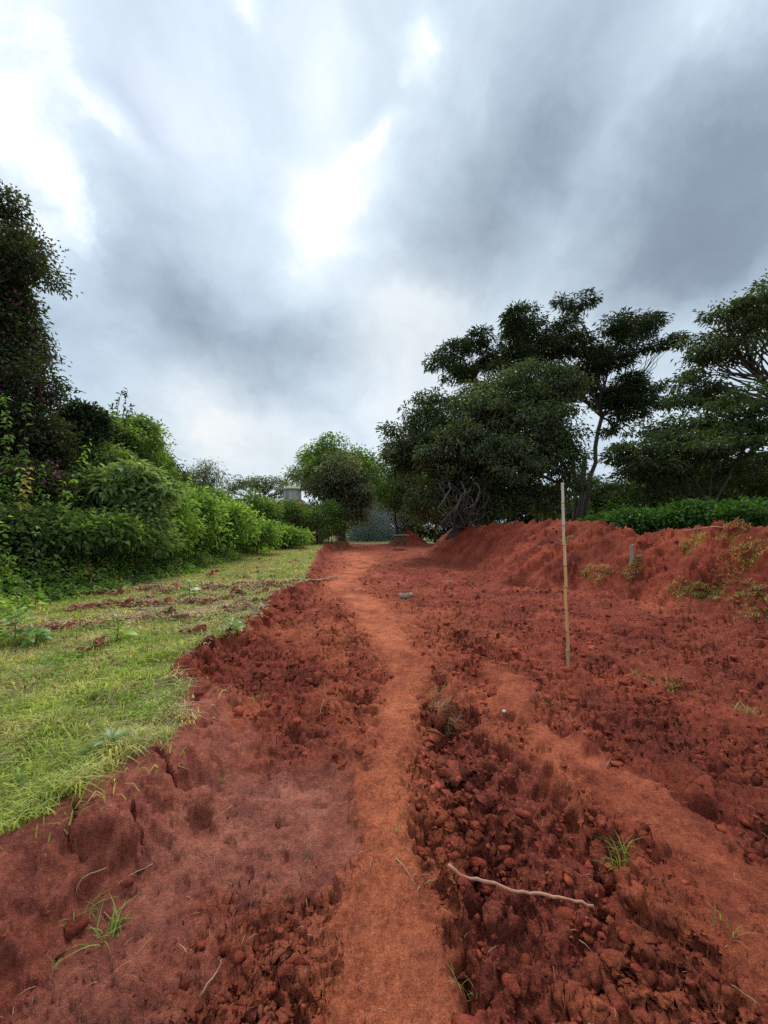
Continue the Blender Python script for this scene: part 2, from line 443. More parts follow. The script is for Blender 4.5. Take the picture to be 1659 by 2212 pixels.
def obj(name, me, parent=None):
    o = bpy.data.objects.new(name, me); COL.objects.link(o)
    if parent is not None: o.parent = parent
    return o


def tag(o, label=None, cat=None, group=None, kind=None):
    for k, v in (('label', label), ('category', cat), ('group', group), ('kind', kind)):
        if v: o[k] = v
    return o


def empty(name, loc, rz=0):
    o = bpy.data.objects.new(name, None); COL.objects.link(o)
    o.location = loc; o.rotation_euler = (0, 0, rz); o.empty_display_size = .2
    return o


class Acc:
    """collects pieces of one mesh"""
    def __init__(s): s.V = []; s.F = []; s.C = []; s.n = 0
    def add(s, V, F, C=None):
        V = np.asarray(V, float).reshape(-1, 3)
        for f in (F if isinstance(F, list) else [F]): s.F.append(np.asarray(f) + s.n)
        s.V.append(V); s.n += len(V)
        if C is not None:
            C = np.asarray(C, float); s.C.append(np.broadcast_to(C, (len(V), 3)) if C.ndim == 1 else C)
    def build(s, name, mat, parent=None, smooth=False, loc=None):
        V = np.concatenate(s.V)
        if loc is not None: V = V - np.asarray(loc)
        by = {}
        for f in s.F: by.setdefault(f.shape[1], []).append(f)
        me = mesh_data(name, V, [np.concatenate(v) for v in by.values()], mat, np.concatenate(s.C) if s.C else None, smooth)
        return obj(name, me, parent)


def norm(v): return v / np.maximum(np.linalg.norm(v, axis=-1, keepdims=True), 1e-9)


def tube(pts, rad, k=7, cap=True, rough=0.0, seed=0):
    pts = np.asarray(pts, float); n = len(pts); rad = np.broadcast_to(np.asarray(rad, float), (n,))
    t = norm(np.gradient(pts, axis=0))
    ref = np.array([0, 0, 1.0]) if abs(t[0, 2]) < .8 else np.array([1.0, 0, 0])
    a = norm(np.cross(t, ref)); b = np.cross(t, a)
    th = np.arange(k) * 2 * np.pi / k
    rr = rad[:, None] * np.ones((n, k))
    if rough: rr = rr * (1 + rough * np.random.RandomState(seed).randn(n, k))
    V = pts[:, None] + rr[..., None] * (np.cos(th)[None, :, None] * a[:, None] + np.sin(th)[None, :, None] * b[:, None])
    V = V.reshape(-1, 3)
    i = np.arange(n - 1)[:, None] * k; j = np.arange(k)[None]; j2 = (j + 1) % k
    Fq = np.stack([i + j, i + j2, i + k + j2, i + k + j], -1).reshape(-1, 4)
    Fs = [Fq]
    if cap:
        V = np.concatenate([V, pts[:1], pts[-1:]]); m = n * k
        jj = np.arange(k); Fs.append(np.concatenate([np.stack([np.full(k, m), (jj + 1) % k, jj], -1), np.stack([np.full(k, m + 1), (n - 1) * k + jj, (n - 1) * k + (jj + 1) % k], -1)]))
    return V, Fs


def smooth_path(ctrl, n, jit=0.0, rng=None):
    """Catmull-Rom through control points"""
    P = np.asarray(ctrl, float); P = np.concatenate([[2 * P[0] - P[1]], P, [2 * P[-1] - P[-2]]])
    m = len(P) - 3; out = []
    for q in np.linspace(0, m - 1e-6, n):
        i = int(q); t = q - i; a, b, c, d = P[i:i + 4]
        out.append(.5 * (2 * b + (c - a) * t + (2 * a - 5 * b + 4 * c - d) * t * t + (3 * b - a - 3 * c + d) * t ** 3))
    out = np.array(out)
    if jit and rng is not None: out[1:-1] += rng.randn(n - 2, 3) * jit
    return out


def leaves(P, D, U, L, W, col, fold=.25, bend=.25):
    """one folded two-triangle leaf for each point: base P, along D, U roughly its upper side"""
    n = len(P); D = norm(D); S = norm(np.cross(D, U)); Nn = np.cross(S, D)
    L = np.broadcast_to(L, (n,))[:, None]; W = np.broadcast_to(W, (n,))[:, None]
    mid = P + D * L * .45
    V = np.stack([P, mid + S * W * .5 + Nn * W * fold, P + D * L - Nn * L * bend, mid - S * W * .5 + Nn * W * fold], 1).reshape(-1, 3)
    b = np.arange(n)[:, None] * 4
    Fc = np.concatenate([b + [[0, 2, 1]], b + [[0, 3, 2]]])
    return V, Fc, np.repeat(col, 4, 0)


def shape_leaf(L, W, bend=.3, fold=.15, n=5, wav=0.0):
    """a single larger leaf along +Y, pointed oval with a midrib fold"""
    t = np.linspace(0, 1, n + 1); w = W * .5 * np.sin(np.pi * np.clip(t, 0, 1) ** .75) ** .8
    w[0] = W * .06; w[-1] = 0.0
    z = -bend * L * t ** 2
    mid = np.stack([0 * t, L * t * (1 - .15 * bend), z], 1)
    lft = mid + np.stack([-w, 0 * t, fold * w + wav * np.sin(t * 14)], 1); rgt = mid + np.stack([w, 0 * t, fold * w - wav * np.sin(t * 14)], 1)
    V = np.concatenate([mid, lft, rgt]); m = n + 1; i = np.arange(n)
    Fq = np.concatenate([np.stack([i, i + 1, m + i + 1, m + i], -1), np.stack([i, 2 * m + i, 2 * m + i + 1, i + 1], -1)])
    return V, [Fq]


# ------------------------------------------------------------------ materials
def new_mat(name):
    m = bpy.data.materials.new(name); m.use_nodes = True
    t = m.node_tree; t.nodes.clear(); N = NT(t)
    out = N.n('ShaderNodeOutputMaterial'); bs = N.n('ShaderNodeBsdfPrincipled')
    N.link(bs.outputs[0], out.inputs[0])
    return m, N, bs, out


def leaf_mat(name, trans=.46, rough=.5, gain=1.0, spec=.35):
    m, N, bs, out = new_mat(name)
    at_ = N.n('ShaderNodeAttribute', attribute_name='Col')
    g = N.n('ShaderNodeNewGeometry')
    no = N.noise(g.outputs['Position'], 2.2, 3)
    c = N.mix(1.0, at_.outputs[0], N.ramp(no, [(.3, (.72 * gain, .76 * gain, .78 * gain)), (.7, (1.25 * gain, 1.2 * gain, 1.1 * gain))]), 'MULTIPLY')
    N.link(c, bs.inputs['Base Color']); bs.inputs['Roughness'].default_value = rough
    bs.inputs['Specular IOR Level'].default_value = spec
    tr = N.n('ShaderNodeBsdfTranslucent'); N.link(N.mix(1.0, c, (1.3, 1.35, .6), 'MULTIPLY'), tr.inputs[0])
    ms = N.n('ShaderNodeMixShader'); ms.inputs[0].default_value = trans
    N.link(bs.outputs[0], ms.inputs[1]); N.link(tr.outputs[0], ms.inputs[2]); N.link(ms.outputs[0], out.inputs[0])
    return m


def bark_mat(name, c1, c2, sc=6.0):
    m, N, bs, out = new_mat(name)
    tc = N.n('ShaderNodeTexCoord'); mp = N.n('ShaderNodeMapping'); mp.inputs['Scale'].default_value = (1, 1, .25)
    N.link(tc.outputs['Object'], mp.inputs[0])
    no = N.noise(mp.outputs[0], sc, 6, .65)
    N.link(N.ramp(no, [(.3, c1), (.7, c2)]), bs.inputs['Base Color']); bs.inputs['Roughness'].default_value = .9
    bp = N.n('ShaderNodeBump'); bp.inputs['Strength'].default_value = .6; bp.inputs['Distance'].default_value = .03
    N.link(no, bp.inputs['Height']); N.link(bp.outputs[0], bs.inputs['Normal'])
    return m


def plain_mat(name, c1, c2, sc=8.0, rough=.8, stretch=(1, 1, 1), bump=.3, metal=0.0):
    m, N, bs, out = new_mat(name)
    tc = N.n('ShaderNodeTexCoord'); mp = N.n('ShaderNodeMapping'); mp.inputs['Scale'].default_value = stretch
    N.link(tc.outputs['Object'], mp.inputs[0])
    no = N.noise(mp.outputs[0], sc, 5, .6)
    N.link(N.ramp(no, [(.32, c1), (.68, c2)]), bs.inputs['Base Color']); bs.inputs['Roughness'].default_value = rough
    bs.inputs['Metallic'].default_value = metal
    bp = N.n('ShaderNodeBump'); bp.inputs['Strength'].default_value = bump; bp.inputs['Distance'].default_value = .01
    N.link(no, bp.inputs['Height']); N.link(bp.outputs[0], bs.inputs['Normal'])
    return m


def soil_mat(name, use_mask=True):
    m, N, bs, out = new_mat(name)
    g = N.n('ShaderNodeNewGeometry'); P = g.outputs['Position']
    nA = N.noise(P, 1.1, 5, .6); nB = N.noise(P, 7, 6, .65); nC = N.noise(P, 38, 6, .75); nD = N.noise(P, 150, 4, .7)
    dark = N.ramp(N.m('ADD', N.m('ADD', N.m('MULTIPLY', nA, .40), N.m('MULTIPLY', nB, .35)), N.m('MULTIPLY', nC, .25)), [(.38, (.095, .019, .012)), (.47, (.235, .047, .026)), (.55, (.375, .080, .041)), (.65, (.57, .145, .072))])
    if use_mask:
        a = N.n('ShaderNodeAttribute', attribute_name='mask'); sp = N.n('ShaderNodeSeparateColor'); N.link(a.outputs[0], sp.inputs[0])
        b = N.n('ShaderNodeAttribute', attribute_name='mask2'); sq = N.n('ShaderNodeSeparateColor'); N.link(b.outputs[0], sq.inputs[0])
        path = N.ramp(N.m('ADD', N.m('MULTIPLY', nA, .4), N.m('MULTIPLY', nC, .6)), [(.33, (.43, .100, .042)), (.52, (.66, .190, .082)), (.68, (.82, .31, .155))])
        pf = N.m('MULTIPLY', sp.outputs[0], N.ramp(N.m('ADD', N.m('MULTIPLY', nB, .6), N.m('MULTIPLY', nC, .4)), [(.34, .25), (.58, 1.0)]))
        c = N.mix(pf, dark, path)
        moist = N.ramp(N.m('ADD', N.m('ADD', N.m('MULTIPLY', nA, .25), N.m('MULTIPLY', nB, .4)), N.m('MULTIPLY', nC, .35)), [(.38, (.17, .038, .021)), (.48, (.345, .088, .048)), (.60, (.58, .190, .112))])
        c = N.mix(N.m('MULTIPLY', sp.outputs[2], N.ramp(N.m('ADD', N.m('MULTIPLY', nA, .5), N.m('MULTIPLY', nB, .5)), [(.38, .45), (.58, .95)])), c, moist)
        berm = N.ramp(N.m('ADD', N.m('MULTIPLY', nA, .5), N.m('MULTIPLY', nC, .5)), [(.38, (.090, .017, .010)), (.49, (.245, .044, .022)), (.62, (.46, .092, .042))])
        c = N.mix(N.m('MULTIPLY', sq.outputs[0], .85), c, berm)
        thatch = N.ramp(N.m('ADD', N.m('MULTIPLY', nB, .4), N.m('MULTIPLY', nC, .6)), [(.36, (.13, .12, .04)), (.52, (.26, .25, .085)), (.66, (.38, .31, .14))])
        c = N.mix(sp.outputs[1], c, thatch)
        pit = N.ramp(nC, [(.36, (.100, .022, .015)), (.5, (.235, .052, .031)), (.64, (.43, .105, .058))])
        c = N.mix(N.m('MULTIPLY', sq.outputs[1], .75), c, pit)
        rgh = N.m('SUBTRACT', .92, N.m('MULTIPLY', sp.outputs[2], .42))
        N.link(rgh, bs.inputs['Roughness'])
        N.link(N.m('ADD', .18, N.m('MULTIPLY', sp.outputs[2], .24)), bs.inputs['Specular IOR Level'])
    else:
        a = N.n('ShaderNodeAttribute', attribute_name='Col')
        c = N.mix(1.0, N.mix(1.0, dark, (.99, .99, .99), 'MULTIPLY'), a.outputs[0], 'MULTIPLY')
        bs.inputs['Roughness'].default_value = .92
    speck = N.ramp(nD, [(.33, (.52, .50, .50)), (.5, (1, 1, 1)), (.70, (1.5, 1.5, 1.55))])
    c = N.mix(.8, c, N.mix(1.0, c, speck, 'MULTIPLY'))
    N.link(c, bs.inputs['Base Color'])
    if not use_mask: bs.inputs['Specular IOR Level'].default_value = .12
    h = N.m('ADD', N.m('MULTIPLY', nC, .7), N.m('MULTIPLY', nD, .35))
    bp = N.n('ShaderNodeBump'); bp.inputs['Strength'].default_value = 1.0; bp.inputs['Distance'].default_value = .035
    N.link(h, bp.inputs['Height']); N.link(bp.outputs[0], bs.inputs['Normal'])
    return m


M_SOIL = soil_mat('red_soil'); M_CLOD = soil_mat('clod_soil', False)
M_LEAF = leaf_mat('leaf_green'); M_FEATHER = leaf_mat('leaf_feathery', .3); M_GLOSS = leaf_mat('leaf_broad', .36, .4, 1.0, .5); M_WEED = leaf_mat('leaf_weed', .5, .5, 1.35)
M_GRASS = leaf_mat('grass_blade', .45, .6, 1.12); M_DRY = leaf_mat('dry_straw', .2, .8)
M_PETAL = leaf_mat('petal', .4, .6)
M_BARK = bark_mat('bark_dark', (.028, .022, .018), (.085, .068, .055)); M_BARKG = bark_mat('bark_grey', (.07, .062, .052), (.19, .17, .145))
M_STEM = plain_mat('green_stem', (.06, .09, .03), (.12, .14, .05)); M_DEAD = plain_mat('dead_stem', (.16, .11, .065), (.30, .23, .14), 12)

# ------------------------------------------------------------------ the ground
GRID = {}


def surf(x, y):
    """height of the built ground"""
    x = np.asarray(x, float); y = np.asarray(y, float)
    r = np.hypot(x, y); t = np.degrees(np.arctan2(x, y))
    i = np.clip(np.searchsorted(GRID['rad'], r), 0, len(GRID['rad']) - 1); j = np.clip(np.round((t - GRID['th'][0]) / (GRID['th'][1] - GRID['th'][0])).astype(int), 0, len(GRID['th']) - 1)
    return GRID['V'][i, j, 2]


def build_ground():
    th_f = np.linspace(-55, 55, 960)
    th_b = np.concatenate([np.linspace(56, 180, 48)[1:], np.linspace(-180, -56, 48)[1:-1]])
    th = np.radians(np.concatenate([th_f, th_b]))
    rad = np.concatenate([[.25, .45, .6], .7 * np.exp(np.arange(0, math.log(52 / .7), .0062)), 52 * 1.09 ** np.arange(1, 40)])
    nr, nt = len(rad), len(th)
    R, T = np.meshgrid(rad, th, indexing='ij')
    X, Y = (R * np.sin(T)).ravel(), (R * np.cos(T)).ravel()
    L = lay_of_land(X, Y)
    Z = height(X, Y, L)
    V = np.stack([X, Y, Z], 1)
    # crumbs and overhangs: the broken soil is pushed out along its own normal
    G = V.reshape(nr, nt, 3)
    nm = np.cross(np.gradient(G, axis=1), np.gradient(G, axis=0)).reshape(-1, 3); nm = norm(nm * np.sign(nm[:, 2:3] + 1e-9))
    face = sstep(.03, .3, L['top']) * (1 - L['grass'])
    amp = np.clip(L['rough'] * (1 - .25 * L['berm']) + .34 * face + .12 * L['path'] + .14 * L['moist'] + .2 * L['ridge'], 0, 1) * (1 - .97 * L['grass'])
    clumpy = np.clip(.75 + .8 * fbm(X, Y, 1.3, 3, 170), .25, 1.5)
    D3 = np.zeros(len(V))
    for k, (f, a_, far) in enumerate(((2.4, .052, 30), (5.5, .037, 24), (12.0, .025, 22), (25.0, .016, 13), (52.0, .010, 6), (105.0, .005, 2.8))):
        i = np.where((L['r'] < far) & (amp > .02))[0]; q = V[i] * f
        D3[i] += a_ * (np.abs(perlin3(q[:, 0], q[:, 1], q[:, 2] * 1.1, 200 + k)) * 2.6 - .55) * (1 - sstep(far * .75, far, L['r'][i])) * ((.35 + .4 * L['pit'][i] + .8 * L['berm'][i]) if k == 0 else 1 + .9 * L['berm'][i] * (k < 4) + .45 * L['pit'][i] * (k < 4) + .35 * sstep(3, 7, L['r'][i]))
    V = V + nm * (D3 * amp * clumpy)[:, None]
    GRID.update(rad=rad, th=th_f, V=V.reshape(nr, nt, 3), amp=(amp * clumpy).reshape(nr, nt), L={k: v.reshape(nr, nt) for k, v in L.items()})
    V = np.concatenate([V, [[0, 0, gz(0, 0)]]])
    i = np.arange(nr - 1)[:, None] * nt; j = np.arange(nt)[None]; j2 = (j + 1) % nt
    Fq = np.stack([i + j, i + j2, i + nt + j2, i + nt + j], -1).reshape(-1, 4)[:, ::-1]
    jj = np.arange(nt); Ft = np.stack([np.full(nt, nr * nt), jj, (jj + 1) % nt], -1)[:, ::-1]
    # soil zones
    patch = sstep(.1, .55, fbm(X, Y, .55, 3, 130) + 1.2 * np.exp(-(X / 1.5) ** 2 - ((Y - 6.5) / 3.5) ** 2) - .15)
    halo = np.exp(-(L['pd'] / L['pw'] * .58) ** 2) * np.clip(.86 + .75 * fbm(X, Y, 1.5, 5, 135) * (.6 + .6 * sstep(2.5, 6, Y)), .1, 1.15)
    front = (1 - sstep(1.2, 2.0, Y)) * sstep(-.9, -.3, X) * .55
    dry = np.maximum(np.maximum(halo, front) * (1 - L['pit']), np.maximum(L['ridge'] * .36 * np.clip(.8 + fbm(X, Y, 2.2, 3, 137), .2, 1.2), patch * .42 * (1 - L['moist']) * (1 - L['pit']) * (1 - L['berm']) * (1 - L['top'])))
    dry = dry * (1 - L['berm'] * .6)
    lump = np.exp(-((X + .45) / .3) ** 2 - ((Y - 1.35) / .3) ** 2) * .5
    dry = np.maximum(dry, lump * (1 - L['grass']))
    mst = np.maximum(L['moist'], .55 * sstep(.02, .25, L['top']) * (1 - L['grass']) * (1 - sstep(3.0, 4.2, Y)))
    m1 = np.stack([dry, L['grass'], mst], 1); m2 = np.stack([L['berm'], L['pit'] + .6 * (X > 1.9) * L['rough'] * sstep(.2, .5, fbm(X, Y, .5, 2, 133) + .3) * (1 - L['berm']), 0 * X], 1)
    m1 = np.concatenate([m1, m1[:1]]); m2 = np.concatenate([m2, m2[:1]])
    me = mesh_data('ground', V, [Fq, Ft], M_SOIL, None, True, {'mask': np.clip(m1, 0, 1), 'mask2': np.clip(m2, 0, 1)})
    return tag(obj('ground', me), 'red earth track cut through rough grass', None, None, 'structure')


ground = build_ground()

# soil clods: the larger ones are pieces of the ground, the small ones one loose mass
def ico(sub):
    import bmesh
    bm = bmesh.new(); bmesh.ops.create_icosphere(bm, subdivisions=sub, radius=1.0)
    V = np.array([v.co[:] for v in bm.verts]); Fc = np.array([[v.index for v in f.verts] for f in bm.faces]); bm.free()
    return V, Fc


def noise3(V, f, s):
    return perlin(V[:, 0] * f + 3.1 * s, V[:, 1] * f + V[:, 2] * f * .7 + s, s) + perlin(V[:, 2] * f - s, V[:, 0] * f * .6 - V[:, 1] * f, s + 1)


def clods():
    rng = np.random.RandomState(5)
    v1, f1 = ico(2); v2, f2 = ico(3)
    def lump(v, s):
        nk = norm(rng.randn(9, 3)); dk = rng.uniform(.5, .85, 9)
        q = v @ nk.T; rad = np.where(q > .05, dk / np.maximum(q, .05), 9); rad = -np.log(np.exp(-7 * np.minimum(rad, 3)).sum(1) + np.exp(-7 * 1.05)) / 7 + .06
        w = v * rad[:, None] * (1 + .16 * noise3(v, 1.6, s)[:, None] + (.20 * (np.abs(noise3(v, 2.6, s + 9)) - .3)[:, None] + .14 * noise3(v, 3.6, s + 3)[:, None] + .11 * noise3(v, 8, s + 5)[:, None] if len(v) > 100 else .12 * noise3(v, 5, s)[:, None]))
        return w * np.array([1.15, .8 + .3 * rng.rand(), .66 + .2 * rng.rand()])
    small = [lump(ico(1)[0], 11 * k + 1) for k in range(10)]; sf = ico(1)[1]; near_ = [lump(v1, 5 * k + 4) for k in range(10)]
    mids = [lump(v1, 7 * k + 2) for k in range(8)]
    bigs = [lump(v2, 9 * k + 3) for k in range(8)]
    # candidates: even over distance rings as seen, kept where the soil is broken
    nt_ = len(GRID['th']); rr_ = GRID['L']['r'][:, :nt_]; ok = (rr_ > 1.0) & (rr_ < 22)
    pr = (GRID['L']['rough'][:, :nt_] ** 1.5 * np.clip(GRID['amp'][:, :nt_], 0, 1.5) * ok).ravel(); pr = pr / pr.sum()
    pick = rng.choice(len(pr), 6500, p=pr)
    pts_ = GRID['V'][:, :nt_].reshape(-1, 3)[pick]
    x, y, z = pts_.T; r = np.hypot(x, y)
    size = np.minimum((.0034 + .0030 * r ** .8) * np.exp(rng.randn(len(x)) * .65), .06)
    A = Acc()
    for k in range(len(x)):
        nr_ = r[k] < 3.2; v = near_[k % 10] if nr_ else small[k % 10]; a = rng.rand() * 6.283; c, s = math.cos(a), math.sin(a)
        w = v * size[k] * np.array([1, 1, .85]); w = np.stack([w[:, 0] * c - w[:, 1] * s, w[:, 0] * s + w[:, 1] * c, w[:, 2]], 1)
        g = rng.uniform(.8, 1.7); A.add(w + [x[k], y[k], z[k] + size[k] * .15], f1 if nr_ else sf, np.array([g, g, g * rng.uniform(.9, 1.1)]))
    o = A.build('loose_soil_crumbs', M_CLOD, ground, True); o['kind'] = 'stuff'
    # larger clods, one by one
    datas = []
    for k, v in enumerate(bigs):
        datas.append((mesh_data('clod', v, [f2], M_CLOD, np.tile([[1.2 + .15 * (k % 3), 1.2 + .16 * (k % 3), 1.2 + .12 * (k % 4)]], (len(v), 1)), True)))
    pick = rng.choice(len(pr), 130, p=pr)
    for cnt, (px, py, pz) in enumerate(GRID['V'][:, :nt_].reshape(-1, 3)[pick]):
        rr = math.hypot(px, py); s = min((.012 + .008 * rr ** .7) * math.exp(rng.randn() * .3), .075)
        c = obj('clod', datas[cnt % 8], ground); c.location = (px, py, pz - s * .1)
        c.rotation_euler = (rng.randn() * .3, rng.randn() * .3, rng.rand() * 6.28); c.scale = (s, s * rng.uniform(.7, 1.2), s * rng.uniform(.7, 1.1))


clods()

# ------------------------------------------------------------------ trees
def ellipsoid_clumps(rng, lobes, n, shell=(.74, 1.03), low=.35):
    """clump centres on the outer shell of a crown made of overlapping lobes (centre, radii)"""
    C = np.array([l[0] for l in lobes], float); R = np.array([l[1] for l in lobes], float)
    w = (R[:, 0] * R[:, 1] + R[:, 1] * R[:, 2] + R[:, 0] * R[:, 2]); w = w / w.sum()
    out, nor = [], []
    idx = rng.choice(len(lobes), n * 3, p=w)
    d = norm(rng.randn(n * 3, 3))
    keep = (d[:, 2] > -.25) | (rng.rand(n * 3) < low)
    rad = rng.uniform(*shell, n * 3)
    rad = rad * (1 + .12 * perlin(d[:, 0] * 2.2 + idx, d[:, 1] * 2.2 + d[:, 2] * 1.7, 9))
    P = C[idx] + R[idx] * d * rad[:, None]
    inside = np.zeros(n * 3)
    for c, r in zip(C, R): inside += np.linalg.norm((P - c) / r, axis=1) < .6
    keep &= inside == 0
    P, d = P[keep][:n], d[keep][:n]
    return P, d


def sub_lobes(rng, lobes, k, rr, rz):
    """breaks each crown lobe into smaller tufts on its outside, so that the crown is bumpy with gaps"""
    out = []
    for c, r in lobes:
        r = np.asarray(r)
        for _ in range(k):
            d = norm(rng.randn(3)); d[2] = abs(d[2]) * (1 if rng.rand() < .78 else -1)
            q = rng.uniform(*rr); out.append((c + r * d * rng.uniform(.45, .92), np.array([r[:2].mean() * q, r[:2].mean() * q, r[2] * q * rz + .12 * r[2]])))
    return out


def leaf_clumps(rng, P, d, m, spread, L, W, cols, droop=.35, flat=.7, var=.22, fold=.25, bend=.25, up=1.0):
    n = len(P)
    m_i = np.maximum(2, (m * rng.uniform(.55, 1.45, n))).astype(int)
    idx = np.repeat(np.arange(n), m_i); N_ = len(idx)
    off = np.clip(rng.randn(N_, 3), -1.7, 1.7) * np.array([1, 1, flat]) * spread * rng.uniform(.7, 1.3, n)[idx][:, None]
    pos = P[idx] + off
    dirn = norm(off) * .7 + d[idx] * .6 + rng.randn(N_, 3) * .45; dirn[:, 2] -= droop
    U = rng.randn(N_, 3) * .38 + np.array([0, 0, up]) + d[idx] * .5
    cols = np.asarray(cols, float)
    cc = cols[rng.randint(len(cols), size=n)][idx] * .6 + cols[rng.randint(len(cols), size=N_)] * .4
    cc = cc * np.exp(rng.randn(N_, 1) * var)
    l = L * rng.uniform(.65, 1.3, N_); w = W * rng.uniform(.7, 1.3, N_)
    return leaves(pos, dirn, U, l, w, cc, fold, bend)


def limb(A, rng, a, b, r0, r1, n=9, sag=.0, jit=.06, k=6):
    L = np.linalg.norm(b - a)
    mid = a * .5 + b * .5 + np.array([0, 0, sag * L]) + rng.randn(3) * L * jit
    p = smooth_path([a, mid, b], n, L * .012, rng)
    A.add(*tube(p, np.linspace(r0, r1, n), k))
    return p


def tree(name, label, base, fork, r0, lobes, clumps, m, spread, L, W, cols, mat=None, bark=None, group=None, droop=.35, flat=.7, low=.35, shell=(.74, 1.03), seed=1, twigs=2.0, cat='tree', inner=.0, trunks=None, bend=.25, limb_r=.5, extra=None, sub=6, subr=(.34, .56), subz=.8):
    rng = np.random.RandomState(seed)
    base = np.asarray(base, float); fork = np.asarray(fork, float)
    root = empty(name, base); tag(root, label, cat, group)
    mat = mat or M_LEAF; bark = bark or M_BARK
    A = Acc()
    for (b0, f0, rr) in (trunks or [(base, fork, r0)]):
        b0 = np.asarray(b0, float); f0 = np.asarray(f0, float)
        H = np.linalg.norm(f0 - b0)
        p = smooth_path([b0 - [0, 0, .4], b0 * .62 + f0 * .38 + rng.randn(3) * [H * .04, H * .04, 0], f0], 12, H * .008, rng)
        rad = np.linspace(rr, rr * .62, 12); rad[0] *= 1.45; rad[1] *= 1.2
        A.add(*tube(p, rad, 9, True, .06, seed))
    A.build('trunk', bark, root, True, base)
    P, d = ellipsoid_clumps(rng, sub_lobes(rng, lobes, sub, subr, subz) if sub else lobes, clumps, shell, low)
    C = np.array([l[0] for l in lobes], float)
    forks = [np.asarray(t[1], float) for t in (trunks or [(base, fork, r0)])]
    own = np.argmin(np.linalg.norm(P[:, None] - C[None], axis=2), axis=1)
    rr0 = (trunks[0][2] if trunks else r0)
    for k, c in enumerate(C):
        B = Acc(); f = min(forks, key=lambda q: np.linalg.norm(q - c))
        end = c * .88 + f * .12
        lr = rr0 * limb_r * (.7 + .5 * rng.rand())
        p = limb(B, rng, f - (c - f) * .02, end, lr, lr * .4, 11, .05, .07, 7)
        mine = np.where(own == k)[0]
        for q in mine[: int(len(mine) * twigs / 10) + 3]:
            s = p[rng.randint(4, 11)]
            limb(B, rng, s, P[q], lr * .34, lr * .07, 7, .04, .09, 5)
        B.build('branch', bark, root, True, base)
    A = Acc()
    A.add(*leaf_clumps(rng, P, d, m, spread, L, W, cols, droop, flat, bend=bend))
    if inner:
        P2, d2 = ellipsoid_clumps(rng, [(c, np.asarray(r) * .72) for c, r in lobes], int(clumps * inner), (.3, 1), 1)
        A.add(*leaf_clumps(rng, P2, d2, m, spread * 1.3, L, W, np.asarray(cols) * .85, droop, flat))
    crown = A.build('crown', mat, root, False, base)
    if extra: extra(root, rng, base, P, d)
    return root


def lobe(px, py, depth, rx, ry_up, deep=None):
    """a crown lobe seen at (px, py) at this distance; rx and ry_up are half sizes in units of the photograph"""
    c = at(px, py, depth); s = depth / F
    return (c, np.array([rx * s, (deep or rx) * s, ry_up * s]))


G_DARK = [(.042, .070, .028), (.058, .090, .036), (.034, .056, .025), (.085, .115, .050)]
G_OLIVE = [(.088, .122, .052), (.118, .152, .068), (.062, .088, .040), (.165, .19, .098)]
G_MID = [(.11, .18, .046), (.145, .225, .058), (.085, .14, .038), (.19, .27, .078)]
G_BRIGHT = [(.175, .29, .052), (.22, .345, .070), (.14, .23, .046), (.28, .40, .10)]
G_GREY = [(.17, .19, .13), (.24, .25, .185), (.12, .14, .09), (.33, .33, .27)]


def ground_at(px, depth):
    p = at(px, 1150, depth); return np.array([p[0], p[1], gz(p[0], p[1], False)])


# 1 the big broad tree over the end of the bank
D = 25.0
b = ground_at(985, D); b[2] = 1.3
tree('broad_tree', 'huge dark broadleaf tree hung with creepers at the end of the red bank', b, at(1000, 1010, D), .55,
     [lobe(900, 965, D, 78, 80), lobe(985, 930, D, 95, 75), lobe(1085, 925, D, 95, 70), lobe(1160, 950, D, 80, 75), lobe(1030, 1000, D - 1.5, 120, 70), lobe(1120, 850, D + 1, 85, 62), lobe(1185, 880, D + 1, 62, 70),
      lobe(1060, 870, D + .5, 60, 50), lobe(1195, 1010, D, 55, 50), lobe(870, 1010, D, 45, 40), lobe(950, 1060, D, 60, 50), lobe(1090, 1060, D, 80, 55), lobe(1165, 815, D + 1, 45, 40), lobe(920, 1100, D + .5, 45, 45), lobe(1040, 1105, D + 1, 70, 40), lobe(1215, 955, D, 44, 50), lobe(1228, 1045, D, 36, 40), lobe(1190, 1085, D, 50, 30)],
     900, 62, .34, .25, .12, G_OLIVE + G_DARK[:2], M_GLOSS, M_BARK, droop=.5, flat=.5, sub=7, seed=3, inner=.25, low=.55)


def creepers():
    rng = np.random.RandomState(91); A = Acc()
    root = [o for o in bpy.data.objects if o.name == 'broad_tree'][0]; base = np.array(root.location)
    for k in range(46):
        s = at(rng.uniform(940, 1060), rng.uniform(1020, 1080), D - rng.uniform(1.0, 2.6)); e = at(rng.uniform(950, 1035), rng.uniform(1120, 1142), D - rng.uniform(.3, 1.6))
        m1 = s * .6 + e * .4 + rng.randn(3) * .45; m2 = s * .25 + e * .75 + rng.randn(3) * .35
        A.add(*tube(smooth_path([s, m1, m2, e], 12, .05, rng), rng.uniform(.012, .045), 5))
    A.build('creeper', M_BARKG, root, True, base)
    for k in range(3):
        A = Acc(); s = at(970 + 25 * k, 1040, D - 2.4); e = at(945 + 40 * k, 1100 - 6 * k, D - 3.2)
        A.add(*tube(smooth_path([s, s * .5 + e * .5 + [.3, -.3, .2], e, e + [.35 - .5 * k, -.2, -.4]], 12, .05, rng), np.linspace(.06, .015, 12), 6))
        A.build('bare_branch', M_BARKG, root, True, base)


creepers()

